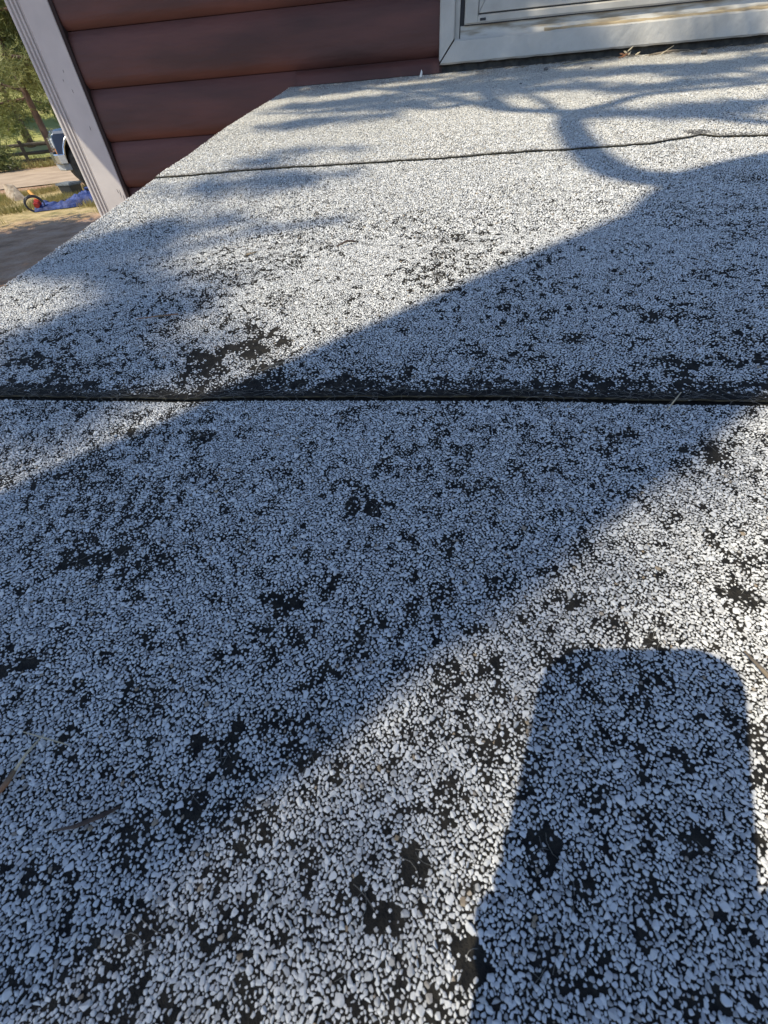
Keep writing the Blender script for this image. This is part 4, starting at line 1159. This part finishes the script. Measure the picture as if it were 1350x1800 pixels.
# limb reaching left over the roof's open edge
limb([(-.20, .62), (-.33, .58), (-.45, .50), (-.58, .50), (-.75, .55)], 3.3, 4.2, .012, .007)
limb([(-.30, .60), (-.42, .70), (-.40, .85), (-.30, .95)], 3.6, 4.3, .008, .005)
stem = tk.build('trunk', M['bark'], None, smooth=True); adopt(stem, shade)
cv = []; cf = []
r = random.Random(77)
BLOBS = [(-.585, .522, .09, .05, 26), (-.49, .551, .075, .03, 18), (-.475, .459, .05, .02, 12), (-.411, .374, .05, .028, 16), (-.453, .321, .05, .024, 16), (-.486, .29, .045, .026, 14),
         (-.448, .223, .035, .02, 10), (-.40, .27, .035, .017, 10), (-.40, .817, .11, .03, 12), (-.303, .837, .08, .02, 8), (-.457, .621, .077, .03, 12),
         (-.262, 1.312, .12, .03, 14), (-.369, 1.287, .11, .03, 12), (-.266, 1.565, .17, .05, 36), (-.127, 1.434, .15, .04, 30), (-.377, 1.84, .12, .05, 30), (.122, 1.643, .17, .07, 52), (.242, 1.499, .14, .04, 30),
         (-.026, 1.752, .11, .045, 28), (.409, 1.723, .20, .06, 48), (.599, 1.682, .17, .06, 40), (.754, 1.659, .12, .05, 26), (.217, 1.857, .14, .05, 36), (.559, 1.406, .12, .03, 26),
         (.54, 1.133, .09, .03, 20), (.41, 1.104, .10, .025, 20), (.424, 1.399, .09, .03, 18), (.31, 1.145, .06, .022, 12), (-.284, 1.019, .08, .018, 6), (-.365, .955, .06, .018, 5),
         (-.25, 1.95, .2, .03, 40), (-.35, 2.06, .2, .05, 60), (-.08, 2.07, .10, .04, 34), (.12, 2.06, .14, .04, 34), (.42, 2.00, .12, .04, 26), (.30, 1.96, .12, .03, 20), (.85, 1.98, .14, .05, 26), (.95, 1.75, .15, .08, 30), (.95, 1.45, .15, .06, 26), (.62, 1.55, .1, .03, 14)]
SOFT = [(-.27, -.14, .03, .03, 9), (-.225, -.115, .02, .02, 4), (-.20, -.09, .02, .015, 3), (-.10, -.01, .02, .012, 1), (.01, .085, .02, .010, 2), (-.13, -.10, .03, .02, 2), (-.08, -.07, .03, .02, 1), (-.38, .11, .05, .02, 2), (-.38, .22, .06, .03, 22), (-.44, .17, .045, .03, 30), (-.34, .26, .03, .02, 9), (-.30, .30, .03, .015, 5), (.06, .125, .03, .01, 5), (-.04, .045, .015, .008, 5), (-.09, .005, .02, .01, 5), (-.16, -.06, .025, .012, 8), (-.21, -.11, .03, .015, 6), (-.36, .42, .05, .03, 6)]
for (x_, y_, rx, ry, n_) in SOFT:
    for k in range(n_):
        z = r.uniform(4.2, 6.4)
        needle_tuft(cv, cf, sp_(r.gauss(x_, rx * .7), r.gauss(y_, ry * .7), z), r.uniform(.04, .07), r, 6)
for (x_, y_, rx, ry, n_) in BLOBS:
    for k in range(int(n_ * (3.2 if y_ > 1.5 else 1.8 if y_ > .7 else 1.7))):
        z = r.uniform(2.7, 4.2)
        c_ = sp_(r.gauss(x_, rx * .55), r.gauss(y_, ry * .6), z)
        needle_tuft(cv, cf, c_, r.uniform(.05, .085), r, 7)
# the rest of the crown, above and behind, whose shade falls outside the picture
for k in range(1400):
    z = r.uniform(3.0, 8.0)
    x_ = r.uniform(.9, 2.6) + (z - 3) * .1; y_ = r.uniform(-1.6, 1.6)
    if x_ < 1.15 and y_ > -.3: continue
    needle_tuft(cv, cf, sp_(x_, y_, z), r.uniform(.12, .2), r, 7)
for k in range(900):
    z = r.uniform(3.0, 7.5); x_ = r.uniform(-2.2, 2.0); y_ = r.uniform(-2.4, -.62)
    needle_tuft(cv, cf, sp_(x_, y_, z), r.uniform(.12, .2), r, 7)
b_ = raw('crown', cv, cf, M['needles_near']); adopt(b_, shade)

# a second tree out to the left shades the soil beside the house
tr, cr = make_pine(33, 8.5, 2.6, 0.42, None, 5200, 0.30, 0.17)
tree('pine_tree', (-9.6, 4.4, 0), tr, cr, M['needles_b'], 'pine left of the picture whose shade covers the bare soil by the house', 'pines outside the picture')
tr, cr = make_pine(35, 9.0, 2.4, 0.42, None, 4600, 0.30, 0.17)
tree('pine_tree', (-11.2, 2.0, 0), tr, cr, M['needles_b'], 'second pine left of the picture shading the soil', 'pines outside the picture')

# ------------------------------------------------------------------ the phone and the person holding it
def cp(a_, b_, c_=0.0):    # point in the camera's own frame: right, down, back
    return Vector((0, 0, CZ)) + RX * a_ + DN * b_ - FW * c_
def rounded(a0, a1, b0, b1, rr, n_=7):
    P = []
    for (ca, cb, s0) in ((a1 - rr, b0 + rr, -90), (a1 - rr, b1 - rr, 0), (a0 + rr, b1 - rr, 90), (a0 + rr, b0 + rr, 180)):
        for k in range(n_):
            t = R(s0 + 90 * k / (n_ - 1)); P.append((ca + rr * math.cos(t), cb + rr * math.sin(t)))
    return P
ph = empty('mobile_phone', cp(-.028, .055, .008), 'black mobile phone held up to take the picture, its shadow on the granules', 'phone')
out = rounded(-.0735, .0118, -.0215, .128, .018)
n_ = len(out)
mb = MB(); mb.add([cp(a_, b_, .0045) for a_, b_ in out] + [cp(a_, b_, .0125) for a_, b_ in out],
                  [tuple(range(n_)), tuple(range(n_, 2 * n_))[::-1]] + [(i, n_ + i, n_ + (i + 1) % n_, (i + 1) % n_) for i in range(n_)])
adopt(mb.build('case', M['phone']), ph)
inn = rounded(-.0710, .0093, -.0190, .1255, .015)
mb = MB(); mb.add([cp(a_, b_, .0127) for a_, b_ in inn] + [cp(a_, b_, .0131) for a_, b_ in inn],
                  [tuple(range(n_)), tuple(range(n_, 2 * n_))[::-1]] + [(i, n_ + i, n_ + (i + 1) % n_, (i + 1) % n_) for i in range(n_)])
adopt(mb.build('screen', M['screen']), ph)

person = empty('person', (.28, -.66, 0), 'person in a grey shirt and jeans standing before the low roof holding the phone', 'person')
def skin_obj(name, joints, edges, mt, root=0, sub=2):
    me = bpy.data.meshes.new(name); me.from_pydata([tuple(j[0]) for j in joints], edges, []); me.materials.append(mt)
    o_ = bpy.data.objects.new(name, me); C.objects.link(o_)
    md_ = o_.modifiers.new('skin', 'SKIN'); md_.use_smooth_shade = True
    for i, j in enumerate(joints):
        rr_ = j[1]; me.skin_vertices[0].data[i].radius = rr_ if isinstance(rr_, tuple) else (rr_, rr_)
    me.skin_vertices[0].data[root].use_root = True
    s2 = o_.modifiers.new('sub', 'SUBSURF'); s2.levels = sub; s2.render_levels = sub
    return adopt(o_, person)
wrist = cp(-.010, .150, .055); elbow = Vector((.40, -.44, 1.20)); sh_r = Vector((.47, -.64, 1.44))
J = [((.28, -.66, .98), (.12, .085)), ((.28, -.655, 1.16), (.11, .08)), ((.28, -.645, 1.36), (.12, .085)), ((.28, -.635, 1.47), (.09, .07)), ((.28, -.62, 1.55), .055),
     ((.28, -.595, 1.64), (.075, .09)), ((.28, -.585, 1.72), (.078, .09)),
     (sh_r, .055), (elbow, .042), (tuple(elbow.lerp(wrist, .55)), .036), (wrist, .027),
     ((.10, -.66, 1.44), .055), ((.05, -.70, 1.17), .042), ((.06, -.62, .93), .027), ((.06, -.60, .85), (.04, .02)), ((.06, -.59, .79), (.03, .014)),
     ((.38, -.67, .90), .09), ((.39, -.66, .52), .062), ((.39, -.70, .12), .042), ((.39, -.68, .05), .04), ((.40, -.56, .035), .035),
     ((.18, -.67, .90), .09), ((.17, -.66, .52), .062), ((.17, -.70, .12), .042), ((.17, -.68, .05), .04), ((.16, -.56, .035), .035)]
E_ = [(0, 1), (1, 2), (2, 3), (3, 4), (4, 5), (5, 6), (2, 7), (7, 8), (8, 9), (9, 10), (2, 11), (11, 12), (12, 13), (13, 14), (14, 15), (0, 16), (16, 17), (17, 18), (18, 19), (19, 20), (0, 21), (21, 22), (22, 23), (23, 24), (24, 25)]
skin_obj('body', J, E_, M['skin'])
# hand: palm behind the phone's lower part, four fingers round its left edge, thumb along the right edge
hand = [(wrist, .024), (cp(-.015, .118, .042), (.024, .012)), (cp(-.022, .092, .032), (.026, .011))]
he = [(0, 1), (1, 2)]
for k, (b0, tip) in enumerate(((.056, .050), (.066, .060), (.076, .074), (.085, .088))):
    i0 = len(hand)
    hand += [(cp(-.045, b0 + .012, .026), .0082), (cp(-.0655, b0 + .004, .021), .0066), (cp((-.0675, -.0680, -.0735, -.0715)[k], b0, .004), .0058), (cp(-.064, b0 - .001, -.0040), .0055)]
    he += [(2, i0), (i0, i0 + 1), (i0 + 1, i0 + 2), (i0 + 2, i0 + 3)]
i0 = len(hand)
hand += [(cp(.002, .112, .030), .0115), (cp(.016, .085, .022), .0095), (cp(.0185, .058, .014), .0080)]
he += [(1, i0), (i0, i0 + 1), (i0 + 1, i0 + 2)]
skin_obj('hand', hand, he, M['skin'])
skin_obj('shirt', [((.28, -.66, .90), (.19, .145)), ((.28, -.655, 1.16), (.175, .13)), ((.28, -.645, 1.36), (.19, .135)), ((.28, -.635, 1.485), (.08, .075)),
                   (sh_r, .085), (sh_r.lerp(elbow, .55), .068), ((.10, -.66, 1.44), .085), ((.07, -.68, 1.29), .068)], [(0, 1), (1, 2), (2, 3), (2, 4), (4, 5), (2, 6), (6, 7)], M['shirt'])
skin_obj('trousers', [((.28, -.66, .97), (.165, .12)), ((.38, -.67, .87), .10), ((.39, -.66, .52), .075), ((.39, -.70, .10), .06), ((.18, -.67, .87), .10), ((.17, -.66, .52), .075), ((.17, -.70, .10), .06)],
         [(0, 1), (1, 2), (2, 3), (0, 4), (4, 5), (5, 6)], M['jeans'])
for x_ in (.39, .17):
    skin_obj('shoe', [((x_, -.71, .05), .045), ((x_, -.62, .042), (.045, .04)), ((x_, -.52, .036), (.042, .032))], [(0, 1), (1, 2)], M['shoe'])
mb = MB(); mb.lump((.28, -.605, 1.735), (.092, .108, .085), 2, .12, 3)
mb.v = [p if p.z > 1.70 or p.y < -.60 else Vector((p.x, p.y, 1.70)) for p in mb.v]
adopt(mb.build('hair', M['hair'], None, smooth=True), person)
for s_ in (-1, 1):
    mb = MB(); mb.lump((.28 + s_ * .030, -.503, 1.672), (.012, .008, .009), 1, 0, 2); adopt(mb.build('eye', M['white_plastic'], None, smooth=True), person)
    mb = MB(); mb.lump((.28 + s_ * .085, -.60, 1.665), (.012, .022, .032), 1, .1, 2); adopt(mb.build('ear', M['skin'], None, smooth=True), person)
mb = MB(); mb.lump((.28, -.495, 1.648), (.012, .018, .022), 1, .05, 2); adopt(mb.build('nose', M['skin'], None, smooth=True), person)
mb = MB(); mb.lump((.28, -.505, 1.612), (.024, .007, .007), 1, .05, 2); adopt(mb.build('mouth', M['siding_dull'], None, smooth=True), person)
